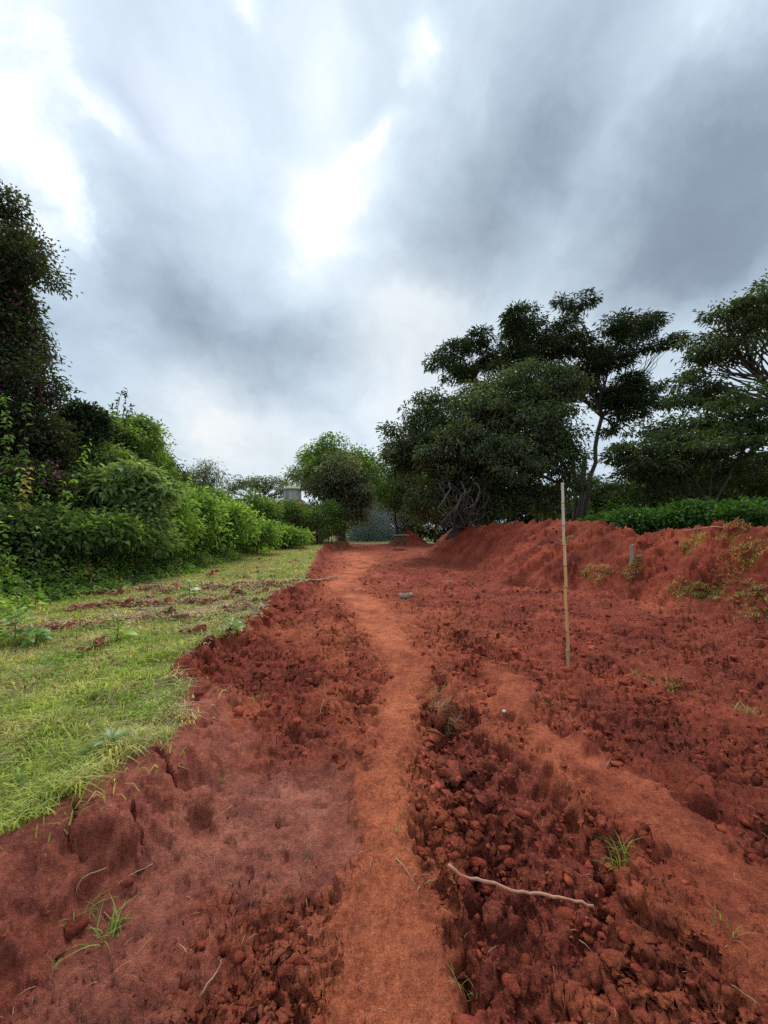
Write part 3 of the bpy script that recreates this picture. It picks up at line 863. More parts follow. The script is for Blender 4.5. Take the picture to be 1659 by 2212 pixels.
# 2 the tall feathery tree behind it
D = 32.0
b = ground_at(1240, D)
tree('feathery_tree', 'tallest tree with open feathery crown rising behind the broad tree', b, at(1255, 960, D), .5,
     [lobe(1240, 660, D, 34, 36), lobe(1225, 715, D, 40, 36), lobe(1120, 715, D, 52, 48), lobe(1060, 745, D, 46, 30), lobe(975, 785, D, 48, 34), lobe(1010, 825, D, 40, 28), lobe(1150, 770, D, 60, 40), lobe(1080, 795, D, 60, 30), lobe(1330, 735, D, 62, 32), lobe(1395, 712, D, 46, 26), lobe(1425, 755, D, 34, 20),
      lobe(1215, 780, D, 56, 40), lobe(1300, 800, D, 70, 44), lobe(1290, 860, D, 70, 44), lobe(1375, 830, D, 46, 30), lobe(1240, 850, D, 60, 40), lobe(1395, 880, D, 50, 26), lobe(1325, 925, D, 34, 40), lobe(1140, 690, D, 26, 30)],
     900, 40, .32, .38, .08, np.array(G_DARK) * .85, M_FEATHER, M_BARK, droop=.25, flat=.40, sub=4, subr=(.4, .62), subz=.5, seed=5, low=.5, shell=(.2, .98), limb_r=.35, trunks=[(b, at(1262, 985, D), .32), (b + [.5, .3, 0], at(1300, 900, D + .4), .24), (b + [-.3, .3, 0], at(1235, 960, D + .3), .24)], bend=.35)

# 3 the spreading tree on the right and 4 the bigger one above it
D = 18.0
b = ground_at(1538, D)
fk = at(1530, 1085, D)
tree('spreading_tree', 'dark flat-layered tree with low forked trunk behind the bank', b, fk, .2,
     [lobe(1430, 930, D + 1, 70, 26), lobe(1400, 985, D, 70, 34), lobe(1480, 960, D, 80, 30), lobe(1560, 905, D, 110, 40), lobe(1620, 870, D, 90, 30), lobe(1640, 940, D - 1, 100, 42), lobe(1530, 985, D - 1.2, 100, 32), lobe(1440, 1035, D, 90, 30), lobe(1390, 1040, D, 50, 30), lobe(1660, 1000, D, 90, 26), lobe(1740, 930, D, 90, 40), lobe(1580, 1020, D + 1, 60, 18), lobe(1380, 1075, D + 1.5, 60, 26), lobe(1470, 1060, D + 2, 50, 22), lobe(1640, 1045, D + 2, 80, 26)],
     440, 52, .32, .21, .09, np.array(G_DARK + G_OLIVE[:2]) * .8, M_LEAF, M_BARK, droop=.2, flat=.32, sub=6, subr=(.3, .5), subz=.7, seed=8, low=.25, limb_r=.42, shell=(.55, 1.05),
     trunks=[(b, at(1532, 1085, D), .17), (at(1532, 1088, D), at(1480, 1010, D - .2), .09), (at(1532, 1088, D), at(1590, 1000, D + .2), .09), (at(1533, 1086, D), at(1545, 990, D), .08), (at(1530, 1086, D), at(1440, 1000, D), .07)])
D = 23.0
b = ground_at(1790, D)
tree('large_tree', 'large dome-crowned tree reaching in at the upper right edge', b, at(1760, 900, D), .5,
     [lobe(1640, 705, D, 90, 58), lobe(1570, 745, D, 65, 40), lobe(1525, 785, D, 42, 34), lobe(1700, 680, D, 110, 70), lobe(1800, 700, D, 130, 80), lobe(1600, 770, D, 70, 26), lobe(1880, 780, D, 110, 80), lobe(1510, 830, D, 30, 30), lobe(1480, 860, D + .5, 44, 36), lobe(1530, 860, D, 36, 26)],
     360, 58, .38, .26, .115, np.array(G_OLIVE + G_DARK[:1]) * .78, M_LEAF, M_BARK, droop=.35, flat=.5, sub=6, subz=.6, seed=9, low=.3, twigs=3.5, limb_r=.4)

# 5 the pair at the bend: bright one behind, pale grey-leaved one in front
D = 40.0
b = ground_at(735, D)
tree('round_tree', 'bright green rounded tree behind the pale grey-leaved tree', b, at(735, 1090, D), .35,
     [lobe(735, 990, D, 62, 36), lobe(690, 1005, D, 42, 34), lobe(780, 1010, D, 30, 34), lobe(670, 1040, D, 34, 30), lobe(735, 1040, D, 70, 50)],
     330, 46, .45, .32, .16, G_BRIGHT[:3] + G_MID, M_LEAF, M_BARK, droop=.4, seed=12)
D = 37.0
b = ground_at(742, D)
tree('pale_tree', 'pale grey-leaved tree drooping over the end of the hedge', b, at(742, 1095, D), .3,
     [lobe(735, 1035, D, 60, 46), lobe(700, 1060, D, 46, 40), lobe(780, 1060, D, 36, 44), lobe(740, 1085, D, 64, 40), lobe(775, 1095, D, 36, 34), lobe(705, 1105, D, 40, 30), lobe(760, 1120, D + .5, 40, 26), lobe(690, 1030, D + 1, 34, 30)],
     400, 50, .40, .27, .12, G_GREY + G_OLIVE, M_LEAF, M_BARK, droop=.6, seed=13, low=.6)

# 6 small trees at the far end
for k, (px, D, lobs, lab) in enumerate((
        (858, 44, [(850, 1040, 50, 40), (890, 1025, 50, 35), (830, 1070, 34, 30), (880, 1075, 46, 34)], 'slim twin-trunked tree beside the far soil mound'),
        (882, 41.5, [(900, 1060, 50, 40), (870, 1090, 40, 30), (930, 1085, 40, 40)], 'low branching tree growing out of the far soil mound'),
        (940, 46, [(930, 1010, 60, 40), (960, 1050, 60, 40), (925, 1090, 40, 30)], 'leafy tree between the far mound and the broad tree'))):
    b = ground_at(px, D)
    tr = [(b, at(px - 10, 1085, D), .16), (b + [.4, .2, 0], at(px + 12, 1075, D), .13)] if k < 2 else [(b, at(px, 1080, D), .2)]
    tree('small_tree', lab, b, at(px, 1080, D), .16, [lobe(a, c, D, e, f) for a, c, e, f in lobs], 330, 26, .42, .27, .12, G_MID + G_DARK, M_LEAF, M_BARK, group='trees at the far end of the track', droop=.4, seed=20 + k, trunks=tr)

# 7 umbrella tree far behind the hedge, 8 wispy tree, 9 dark tree
D = 62.0
b = ground_at(560, D)
tree('umbrella_tree', 'far flat-topped umbrella tree with bare spreading limbs behind the hedge', b, at(565, 1080, D), .4,
     [lobe(545, 1043, D, 52, 15), lobe(515, 1052, D, 32, 12), lobe(590, 1045, D, 40, 12), lobe(575, 1062, D, 34, 12), lobe(620, 1058, D, 36, 12), lobe(600, 1074, D, 30, 12), lobe(500, 1065, D, 20, 9)],
     190, 22, .5, .36, .15, G_OLIVE, M_LEAF, M_BARK, droop=.1, flat=.35, seed=31, low=.15, twigs=4, limb_r=.45)
D = 38.0
b = ground_at(448, D)
tree('wispy_tree', 'slender wispy tree with thin upright crown above the hedge', b, at(447, 1070, D), .16,
     [lobe(445, 1010, D, 20, 26), lobe(438, 1040, D, 20, 26), lobe(455, 1045, D, 22, 26), lobe(470, 1030, D, 14, 22), lobe(440, 1070, D, 28, 20), lobe(470, 1065, D, 18, 18)],
     190, 20, .34, .26, .06, G_GREY[:2] + G_OLIVE, M_LEAF, M_BARKG, droop=.7, seed=32, shell=(.2, 1.1), twigs=6, low=.8)
D = 52.0
b = ground_at(400, D)
tree('rounded_tree', 'small dark rounded tree left of the wispy tree', b, at(400, 1080, D), .3,
     [lobe(400, 1048, D, 28, 22), lobe(380, 1055, D, 22, 18), lobe(420, 1060, D, 20, 16)], 200, 28, .45, .32, .15, G_DARK, M_LEAF, M_BARK, seed=33)
D = 30.0
b = ground_at(340, D)
tree('rounded_tree', 'dark tree half hidden behind the low end of the flowering thicket', b, at(345, 1050, D), .2,
     [lobe(355, 1020, D, 26, 24), lobe(330, 1030, D, 34, 28)], 160, 28, .36, .26, .11, G_DARK, M_LEAF, M_BARK, seed=34)

# background wood: one built, the rest copies standing apart
def copy_tree(o, parent=None):
    c = o.copy(); COL.objects.link(c); c.parent = parent
    for ch in list(o.children): copy_tree(ch, c)
    return c


D = 48.0
b0 = np.array([0, 0, 0.0])
def rel(x, z, rx, rz): return (np.array([x, 0, z]), np.array([rx, rx, rz]))
bg = tree('woodland_tree', 'x', b0, (0, 0, 3.0), .2, [rel(0, 6.2, 2.4, 1.8), rel(-1.4, 4.6, 1.8, 1.4), rel(1.5, 4.4, 1.9, 1.4), rel(.3, 3.2, 2.2, 1.1), rel(.2, 8.0, 1.5, 1.2), rel(-1.2, 1.5, 1.9, 1.4), rel(1.3, 1.3, 1.8, 1.3)], 520, 24, .42, .28, .13, G_MID[:1] + G_DARK, M_LEAF, M_BARKG, group='trees of the wood behind', seed=40, low=.7, inner=.3)
bg2 = tree('woodland_tree', 'x', b0, (0, 0, 3.6), .14, [rel(0, 6.5, 1.2, 1.9), rel(-.8, 5.0, 1.0, 1.2), rel(.8, 4.4, 1.1, 1.0), rel(.2, 8.6, .8, 1.2), rel(-.4, 3.0, 1.0, .9), rel(.5, 1.0, 1.5, 1.1), rel(-.9, .8, 1.3, .9)], 330, 22, .38, .24, .09, G_OLIVE[:2] + G_MID, M_LEAF, M_BARKG, group='trees of the wood behind', seed=41, low=.8, shell=(.3, 1.05))
spots = [(772, 55, 1.25, 1, 'slender hazy tree seen through the smoke gap, nearest the hedge'), (800, 57, 1.35, 1, 'slender hazy tree in the middle of the smoke gap'), (832, 60, 1.2, 1, 'slender hazy tree at the right of the smoke gap'),
         (790, 70, 1.1, 0, 'farthest hazy tree closing the end of the track'), (840, 66, 1.1, 0, 'dense far tree behind the far soil mound'), (890, 62, 1.0, 0, 'dense far tree behind the small twin-trunked tree'), (960, 58, 1.0, 0, 'dense tree filling the shade behind the broad tree'),
         (1040, 52, .9, 0, 'dense tree behind the broad tree and its trunk'), (1130, 48, .9, 0, 'dense tree behind the right half of the broad tree'), (1200, 44, .8, 0, 'dense tree left of the feathery tree trunk'), (1275, 42, .85, 0, 'dense tree right behind the bamboo pole'), (1330, 40, .75, 0, 'dense tree left of the spreading tree'),
         (1385, 36, 1.0, 0, 'dense tree filling in below the spreading tree'), (1450, 38, 1.0, 0, 'dense tree behind the left limbs of the spreading tree'), (1520, 36, 1.0, 0, 'slender tree behind the trunk of the spreading tree'), (1600, 36, .9, 0, 'dense tree right of the spreading tree trunk'), (1660, 38, 1.05, 0, 'dense tree at the right edge behind the green bushes'), (1250, 34, .45, 0, 'low dense tree at the foot of the feathery tree')]
rng = np.random.RandomState(3)
used = {0: False, 1: False}
for px, D, s, kd, lab in spots:
    src = bg2 if kd else bg
    o = src if not used[kd] else copy_tree(src)
    used[kd] = True
    p = ground_at(px, D); o.location = p - [0, 0, .1]; o.rotation_euler = (0, 0, rng.rand() * 6.28); o.scale = (s * rng.uniform(.95, 1.25), s * rng.uniform(.95, 1.25), s * rng.uniform(.9, 1.1)); o['label'] = lab

# ------------------------------------------------------------------ left: flowering thicket, shrubs, hedge
def shoots(root, base, starts, mat_leaf, rng, name='shoot'):
    for s, e, r in starts:
        A = Acc(); L = np.linalg.norm(e - s)
        p = smooth_path([s, s * .5 + e * .5 + np.array([0, 0, .16 * L]), e], 12, .01 * L, rng)
        V, Fs = tube(p, np.linspace(r, r * .3, 12), 4); A.add(V, Fs, np.array([.05, .055, .035]))
        n = int(L / .07); q = np.linspace(.1, 1, n) * 11; i = np.minimum(q.astype(int), 10); pos = p[i] + (p[i + 1] - p[i]) * (q - i)[:, None]
        A.add(*leaves(pos, rng.randn(n, 3) + [0, 0, .2], rng.randn(n, 3) * .4 + [0, 0, 1], .15 * rng.uniform(.6, 1.3, n), .075, np.tile([[.05, .07, .035]], (n, 1)) * rng.uniform(.7, 1.4, (n, 1))))
        A.build(name, mat_leaf, root, False, base)


def petals(root, base, P, d, pick, n_each, size, cols, spread, rng, name='flowers'):
    A = Acc()
    for q in pick:
        n = max(3, int(n_each * rng.uniform(.5, 1.5)))
        pos = P[q] + d[q] * .12 + rng.randn(n, 3) * spread
        A.add(*leaves(pos, rng.randn(n, 3) + d[q], rng.randn(n, 3), size * rng.uniform(.7, 1.3, n), size * .8, np.asarray(cols)[rng.randint(len(cols), size=n)] * rng.uniform(.7, 1.3, (n, 1))))
    A.build(name, M_PETAL, root, False, base)['kind'] = 'stuff'


PURPLE = [(.34, .05, .30), (.45, .10, .38), (.24, .04, .22)]
ORANGE = [(.55, .075, .02), (.45, .05, .02)]


def boug(root, rng, base, P, d):
    front = np.where((d[:, 1] < .3) & (P[:, 0] > -12.2))[0]
    petals(root, base, P, d, rng.choice(front, 60, False), 14, .085, PURPLE, .17, rng)
    st = []
    for (a, b2, dd) in (((0, 420), (55, 432), 9.3), ((70, 850), (185, 850), 10), ((90, 860), (150, 845), 10), ((60, 790), (90, 745), 9.5), ((40, 800), (60, 752), 9.5), ((70, 800), (130, 770), 9.5), ((100, 830), (128, 822), 10), ((85, 820), (100, 790), 9.7), ((20, 560), (95, 530), 9.5), ((60, 700), (95, 705), 9.5), ((100, 870), (170, 868), 10.2), ((120, 860), (125, 845), 10.2)):
        st.append((at(*a, dd), at(*b2, dd), .013))
    shoots(root, base, st, M_LEAF, rng)


D = 10.0
b = np.array([-10.6, 10.3, gz(-10.6, 10.3, False)])
tree('bougainvillea', 'towering dark bougainvillea thicket with purple flowers at the left edge', b, at(-60, 900, D + .6), .25,
     [lobe(-30, 470, D + .3, 62, 60), lobe(10, 545, D, 62, 55), lobe(50, 590, D, 66, 42), lobe(-10, 640, D, 66, 60), lobe(20, 690, D, 60, 40), lobe(10, 760, D, 66, 60), lobe(20, 850, D, 80, 70), lobe(60, 910, D, 62, 60), lobe(10, 960, D, 90, 80), lobe(95, 960, D + .4, 50, 60), lobe(-100, 700, D, 110, 240), lobe(30, 1060, D - .3, 90, 60), lobe(-70, 560, D, 80, 110)],
     1150, 52, .20, .105, .06, [(.050, .056, .034), (.065, .066, .04), (.040, .05, .028), (.06, .05, .045)] + G_DARK, M_LEAF, M_BARK, cat='shrub', seed=50, droop=.3, inner=.2, low=.7, extra=boug)


def creeper_flowers(root, rng, base, P, d):
    front = np.where((d[:, 1] < .2) | (d[:, 0] > .2))[0]
    petals(root, base, P, d, rng.choice(front, 26, False), 6, .07, ORANGE, .08, rng)
    petals(root, base, P, d, rng.choice(front, 16, False), 9, .075, [(.32, .12, .30), (.40, .22, .40)], .14, rng)
    st = []
    for (a, b2, dd) in (((248, 930), (262, 845), 14), ((262, 930), (275, 842), 14), ((240, 930), (245, 870), 14), ((275, 930), (285, 872), 14.5), ((285, 940), (310, 905), 14.5), ((300, 950), (318, 940), 15), ((320, 960), (345, 968), 16), ((335, 980), (358, 985), 16), ((345, 1000), (372, 1000), 17), ((205, 900), (205, 885), 13), ((230, 915), (225, 880), 13), ((310, 950), (340, 955), 15)):
        st.append((at(*a, dd), at(*b2, dd), .017))
    shoots(root, base, st, M_LEAF, rng)


b = np.array([-10.4, 15, gz(-10.4, 15, False)])
tree('creeper_thicket', 'sloping creeper-covered thicket dotted with orange and lilac flowers', b, at(220, 1080, 15), .3,
     [lobe(190, 925, 13, 42, 40), lobe(150, 960, 12.5, 52, 50), lobe(240, 960, 14, 52, 46), lobe(285, 965, 15, 48, 44), lobe(320, 1000, 17, 44, 40), lobe(200, 1010, 12.5, 76, 56), lobe(120, 1010, 11.5, 56, 50), lobe(280, 1020, 14.5, 62, 50), lobe(345, 1030, 18, 30, 34), lobe(150, 1070, 11.3, 80, 46), lobe(270, 1075, 14, 80, 44), lobe(268, 925, 14.3, 16, 22)],
     1050, 52, .22, .13, .078, G_MID + G_OLIVE[:2] + [(.13, .19, .05)], M_WEED, M_BARK, cat='shrub', seed=51, droop=.35, inner=.2, low=.7, extra=creeper_flowers)
D = 12.4
b = np.array(at(185, 1150, D)); b[2] = gz(b[0], b[1], False)
tree('dark_shrub', 'dark glossy bush poking out of the top of the creeper thicket', b, at(188, 950, D), .08, [lobe(180, 905, D - .3, 30, 26), lobe(200, 915, D - .3, 24, 20), lobe(195, 930, D - .5, 36, 22)], 170, 26, .13, .14, .07, [(.026, .045, .018), (.035, .06, .022)], M_GLOSS, M_BARK, cat='shrub', seed=52)


def big_leaf_shrub(name, label, lobs, D, L, W, cols, n, m, seed, droop=.5, group=None, spread=.16, mat=None, fork_y=None):
    cx = np.mean([l[0] for l in lobs]); b = at(cx, 1150, D); b[2] = gz(b[0], b[1], False)
    fy = fork_y or (np.mean([l[1] for l in lobs]) + 30)
    f = at(cx, fy, D); f[2] = max(f[2], b[2] + .25)
    return tree(name, label, b, f, .05, [lobe(*l[:2], D + (l[4] if len(l) > 4 else 0), l[2], l[3]) for l in lobs], n, m, spread, L, W, cols, mat or M_WEED, M_STEM, cat='shrub', group=group, seed=seed, droop=droop, low=.6, twigs=3, bend=.3, shell=(.45, 1.22) if group else (.74, 1.03))


PALE = [(.16, .235, .10), (.21, .285, .13), (.12, .18, .075), (.26, .32, .17)]
big_leaf_shrub('big_leaf_shrub', 'pale shrub with large drooping leaves in front of the flowering thicket', [(225, 1050, 40, 28), (275, 1040, 46, 26), (320, 1055, 36, 26), (345, 1075, 30, 24), (260, 1075, 60, 26), (190, 1075, 30, 24)], 11.2, .26, .095, PALE, 260, 16, 55, .55, spread=.17)
big_leaf_shrub('big_leaf_shrub', 'broad-leaved shrub cut off by the left edge of the grass', [(5, 1165, 30, 34), (-20, 1150, 40, 40), (10, 1195, 26, 20)], 8.4, .24, .11, [(.06, .12, .03), (.085, .15, .04)], 90, 12, 56, .4)

# bushes of the weedy border, each a plant of its own
border = [(60, 1145, 8.9, 80, 32, 'dark leafy bush under the bougainvillea'), (150, 1150, 9.6, 64, 24, 'leafy bush below the orange flowers, left of the pale shrub'), (230, 1145, 10.4, 60, 26, 'shadowed bush right under the pale big-leaved shrub'),
          (310, 1135, 11.6, 60, 42, 'light green bush below the right side of the pale shrub'), (370, 1125, 13.5, 60, 46, 'bright bush at the foot of the hedge, nearest the pale shrub'), (430, 1115, 15.5, 60, 44, 'bright bush where the hedge begins'),
          (490, 1130, 18, 56, 34, 'bright green bush before the middle of the hedge'), (560, 1148, 21, 46, 20, 'low bright bush near the dark gap in the hedge'), (620, 1158, 25, 40, 12, 'lowest bright bush in front of the dark hedge end')]
for k, (px, py, D, rx, ry, lab) in enumerate(border):
    cols = G_MID[:1] + G_DARK if k < 1 else (G_MID + G_DARK[:2] if k < 3 else (G_BRIGHT + G_MID if k != 3 else G_MID + PALE))
    rg = np.random.RandomState(k + 60)
    big_leaf_shrub('border_bush', lab, [(px + rg.uniform(-.35, .35) * rx, py + rg.uniform(-.4, .3) * ry, rx * .6, ry * .75, rg.uniform(-.8, .5)) for _ in range(5)] + [(px - rx * .3, py + ry * .7, rx * .6, ry * .6, -.4), (px + rx * .35, py + ry * .75, rx * .6, ry * .6, -.5)], D, .12 + .003 * D, .062 + .0015 * D, cols, 230, 18, 60 + k, .2, 'bushes of the weedy border', .17 + .004 * D, M_WEED, 1185)


def build_hedge():
    pts = smooth_path([(-11.0, 17.5, 0), (-10.0, 20, 0), (-8.9, 24, 0), (-6.6, 29.5, 0), (-4.3, 34, 0)], 14)
    lobs = []
    rg = np.random.RandomState(77)
    for i, p in enumerate(pts):
        g = gz(p[0], p[1], False); top = np.interp(i, [0, 5, 13], [3.5, 3.55, 3.5]) + rg.uniform(-.12, .15)
        for hz in (.30, .72):
            lobs.append((np.array([p[0], p[1], g + (top - g) * hz + .1]) + rg.randn(3) * .08, np.array([1.15, 1.15, (top - g) * .32])))
    b = pts[7].copy(); b[2] = gz(b[0], b[1], False)
    cols = G_MID + G_DARK[:2] + [(.085, .15, .035), (.10, .17, .04)]
    root = tree('hedge', 'long trimmed green hedge running to the pale tree', b, b + [0, 0, .6], .05, lobs, 2000, 26, .22, .17, .09, cols, M_WEED, M_BARK, cat='hedge', seed=78, droop=.3, low=.8, inner=.15, shell=(.8, 1.04), twigs=1.0, limb_r=.6)
    rng = np.random.RandomState(79)
    for k in range(60):
        A = Acc(); q = pts[-4] + (pts[-1] - pts[-4]) * rng.uniform(-.2, 1.12); x, y = q[0] + rng.uniform(.4, 1.15), q[1] - rng.uniform(.3, 1.1)
        g = gz(x, y, False); e = np.array([x + rng.randn() * .3, y + rng.randn() * .3, g + rng.uniform(.8, 1.7)])
        A.add(*tube(smooth_path([(x, y, g - .1), (x + rng.randn() * .12, y + rng.randn() * .1, g + .6), e], 7), np.linspace(.022, .009, 7), 4))
        A.build('dead_stem', M_DEAD, root, True, b)
    return root


build_hedge()

# green bushes behind the bank on the right
for k, (px, py, D, rx, ry, lab) in enumerate(((1295, 1140, 15.5, 22, 14, 'small bright bush behind the bank just right of the bamboo pole'), (1370, 1128, 14.5, 60, 18, 'bright bush filling the dip in the bank'), (1440, 1120, 14, 60, 20, 'bright bush behind the bank left of the forked trunk'), (1500, 1116, 14, 46, 20, 'bright bush touching the forked trunk behind the bank'), (1590, 1116, 13.4, 56, 16, 'bright bush behind the bank right of the forked trunk'), (1665, 1114, 13, 70, 16, 'bright bush behind the bank at the right edge'))):
    rg = np.random.RandomState(k + 160)
    big_leaf_shrub('bank_bush', lab, [(px + rg.uniform(-.5, .5) * rx, py + rg.uniform(-.3, .3) * ry, rx * .6, ry * .8, rg.uniform(-.8, .8)) for _ in range(5)] + [(px, py + 22, rx, 22, .3)], D, .16, .095, [(.055, .125, .022), (.075, .165, .03), (.045, .10, .02)], 300, 20, 160 + k, .25, 'green bushes behind the bank', .2, M_LEAF, 1140)

# weeds: a mass nobody could count along the border
def build_weeds():
    rng = np.random.RandomState(15)
    front = np.array([(5.0, -6.3), (7.7, -6.3), (10.4, -6.5), (16, -6.8), (22, -7.1), (27, -6.5), (33, -5.0)])
    A = Acc(); n = 7500
    y = 6.0 + 27 * rng.rand(n) ** 1.6
    fx = np.interp(y, front[:, 0], front[:, 1]) + .5 * fbm(y * .6, y * 0 + 3, 1, 2, 9)
    u = rng.rand(n) ** .8
    x = fx - u * 3.4 + .3
    keep = (y < 34)
    x, y, u = x[keep], y[keep], u[keep]
    z = height(x, y, fine=False)
    H = (.12 + 2.0 * sstep(0, .95, u) * (.8 + .6 * fbm(x, y, .9, 2, 47))) * np.exp(rng.randn(len(x)) * .28)
    Ps, Ds, Us, Ls, Ws, Cs = [], [], [], [], [], []
    pal = np.array(G_BRIGHT + G_BRIGHT + G_MID + PALE + [(.36, .36, .10), (.30, .24, .10)])
    for k in range(len(x)):
        lean = rng.randn(2) * .12; m = int(6 + 12 * H[k] * (1.0 if y[k] < 16 else .6)); c = pal[rng.randint(len(pal))]
        t = np.sort(rng.uniform(.12, 1, m)); a = np.arange(m) * 2.4 + rng.rand() * 6
        Ps.append(np.stack([x[k] + lean[0] * t * H[k], y[k] + lean[1] * t * H[k], z[k] + t * H[k]], 1))
        Ds.append(np.stack([np.cos(a), np.sin(a), -.25 - .3 * (1 - t) + .3 * rng.randn(m)], 1)); Us.append(np.tile([[0, 0, 1.0]], (m, 1)) + rng.randn(m, 3) * .25)
        s = (.15 - .06 * t) * rng.uniform(.6, 1.3) * (1 + .02 * y[k]); Ls.append(s); Ws.append(s * .55); Cs.append(np.tile(c, (m, 1)) * rng.uniform(.75, 1.3, (m, 1)))
        if y[k] < 14 and k % 2 == 0:
            V, Fs = tube([(x[k], y[k], z[k] - .02), (x[k] + lean[0] * H[k], y[k] + lean[1] * H[k], z[k] + H[k])], [.005, .003], 3, False); A.add(V, Fs, np.array([.06, .09, .03]))
    A.add(*leaves(np.concatenate(Ps), np.concatenate(Ds), np.concatenate(Us), np.concatenate(Ls), np.concatenate(Ws), np.concatenate(Cs), .2, .25))
    tag(A.build('weeds', M_WEED), 'tangle of green nettle-like weeds between the grass and the bushes', 'weeds', None, 'stuff')


build_weeds()

# ------------------------------------------------------------------ grass
def blades(rng, x, y, z, H, W, lean, cols, A, seg=2):
    n = len(x); a = rng.rand(n) * 2 * np.pi
    dx, dy = np.cos(a), np.sin(a); px_, py_ = -dy, dx
    base = np.stack([x, y, z], 1); dirh = np.stack([dx, dy, 0 * dx], 1); side = np.stack([px_, py_, 0 * dx], 1)
    hh = H[:, None]; ww = W[:, None]; ll = (lean * H)[:, None]; up = np.array([0, 0, 1.0])
    m1 = base + up * hh * .6 + dirh * ll * .35; tip = base + up * hh * np.clip(1.05 - lean * .35, .35, 1)[:, None] + dirh * ll
    V = np.stack([base - side * ww, base + side * ww, m1 + side * ww * .75, m1 - side * ww * .75, tip], 1).reshape(-1, 3)
    b = np.arange(n)[:, None] * 5
    A.add(V, [b + [[0, 1, 2, 3]], b + [[3, 2, 4]]], np.repeat(cols, 5, 0))


def build_grass():
    rng = np.random.RandomState(21); A = Acc()
    n = 420000
    r = 1.45 * np.exp(rng.rand(n) ** .85 * math.log(26)); th = np.radians(rng.uniform(-54, -2, n))
    x, y = r * np.sin(th), r * np.cos(th)
    L = lay_of_land(x, y)
    wfront = np.interp(y, [5, 10, 22, 27, 33], [-8.2, -8.4, -8.6, -7.6, -5.8])
    thin = np.clip(.72 + .75 * fbm(x, y, 2.2, 4, 150), .12, 1) * np.where(L['s'] < .2, np.clip(.75 + 1.1 * fbm(x, y, 4.5, 3, 151), .05, 1), 1)
    ok = (L['s'] > -.22) & (x > wfront) & (y < 36) & (rng.rand(n) < (L['grass'] * .95 + .03 + .10 * np.exp(-((L['s'] + .02) / .07) ** 2)) * thin * np.clip(.32 + .10 * r, .3, .62))
    x, y, r = x[ok], y[ok], r[ok]; s = L['s'][ok]
    z = height(x, y, fine=False) - .005
    n = len(x)
    H = (.035 + .05 * rng.rand(n)) * (1 + .9 * np.clip(fbm(x, y, 3.4, 3, 152), -.6, 1.6)) * np.where(s < .25, 1.15, 1)
    W = (.0013 + .0011 * r ** .75) * rng.uniform(.7, 1.3, n)
    H = np.maximum(H, W * 4)
    dry = sstep(-.1, .7, fbm(x, y, 1.1, 4, 155) + .25 * rng.randn(n) + .30 * sstep(2.5, 8, r) + .10)
    green = np.array([(.32, .40, .075), (.40, .46, .105), (.24, .31, .06), (.48, .51, .15)])[rng.randint(4, size=n)]
    straw = np.array([(.55, .47, .22), (.64, .55, .29), (.45, .40, .18), (.50, .50, .18)])[rng.randint(4, size=n)]
    c = green * (1 - dry[:, None]) + straw * dry[:, None]
    c = c * rng.uniform(.6, 1.3, (n, 1))
    blades(rng, x, y, z, H, W, rng.uniform(.3, 1.9, n), c, A)
    # low creeping clover-like leaves in it
    m = 16000
    r = 1.8 * np.exp(rng.rand(m) * math.log(12)); th = np.radians(rng.uniform(-52, -6, m)); x, y = r * np.sin(th), r * np.cos(th)
    L = lay_of_land(x, y); pat = sstep(.15, .5, fbm(x, y, 1.1, 3, 158))
    ok = (L['s'] > .1) & (x > -8.6) & (rng.rand(m) < pat * .8); x, y, r = x[ok], y[ok], r[ok]; m = len(x)
    P = np.stack([x, y, height(x, y, fine=False) + rng.uniform(.02, .09, m)], 1)
    A.add(*leaves(P, rng.randn(m, 3) * [1, 1, .25], np.tile([[0, 0, 1.0]], (m, 1)) + rng.randn(m, 3) * .3, (.016 + .007 * r) * rng.uniform(.7, 1.3, m), .012 + .005 * r, np.array(G_BRIGHT)[rng.randint(4, size=m)] * 1.1))
    tag(A.build('grass', M_GRASS), 'short yellow-green grass covering the raised ground on the left', 'grass', None, 'stuff')
    # dead cut straw lying on the turned strips and over the edge of the bank
    A = Acc(); n = 90000
    r = 1.5 * np.exp(rng.rand(n) * math.log(9)); th = np.radians(rng.uniform(-52, -8, n)); x, y = r * np.sin(th), r * np.cos(th)
    L = lay_of_land(x, y); zone = np.exp(-(((y - 6.6 + .25 * (x + 2)) / .9) ** 2)) * sstep(-5.6, -3.4, x) + .8 * np.exp(-((y - 9.6) / .8) ** 2) + .8 * L['strip'] + 1.0 * np.exp(-((L['s'] - .02) / .05) ** 2) * sstep(.1, .5, fbm(x, y, 1.4, 2, 159))
    ok = (L['s'] > -.08) & (x > -8.6) & (rng.rand(n) < zone * .9); x, y, r = x[ok], y[ok], r[ok]; n = len(x)
    z = surf(x, y) + rng.uniform(.0, .03, n)
    c = np.array([(.50, .39, .23), (.40, .29, .17), (.58, .48, .29), (.30, .20, .12)])[rng.randint(4, size=n)] * rng.uniform(.8, 1.2, (n, 1))
    blades(rng, x, y, z, rng.uniform(.02, .06, n), (.0014 + .0012 * r) * rng.uniform(.7, 1.3, n), rng.uniform(1.5, 4.5, n), c, A)
    tag(A.build('dead_straw', M_DRY), 'dead pale straw strewn over the turned strips in the grass', 'straw', None, 'stuff')


build_grass()

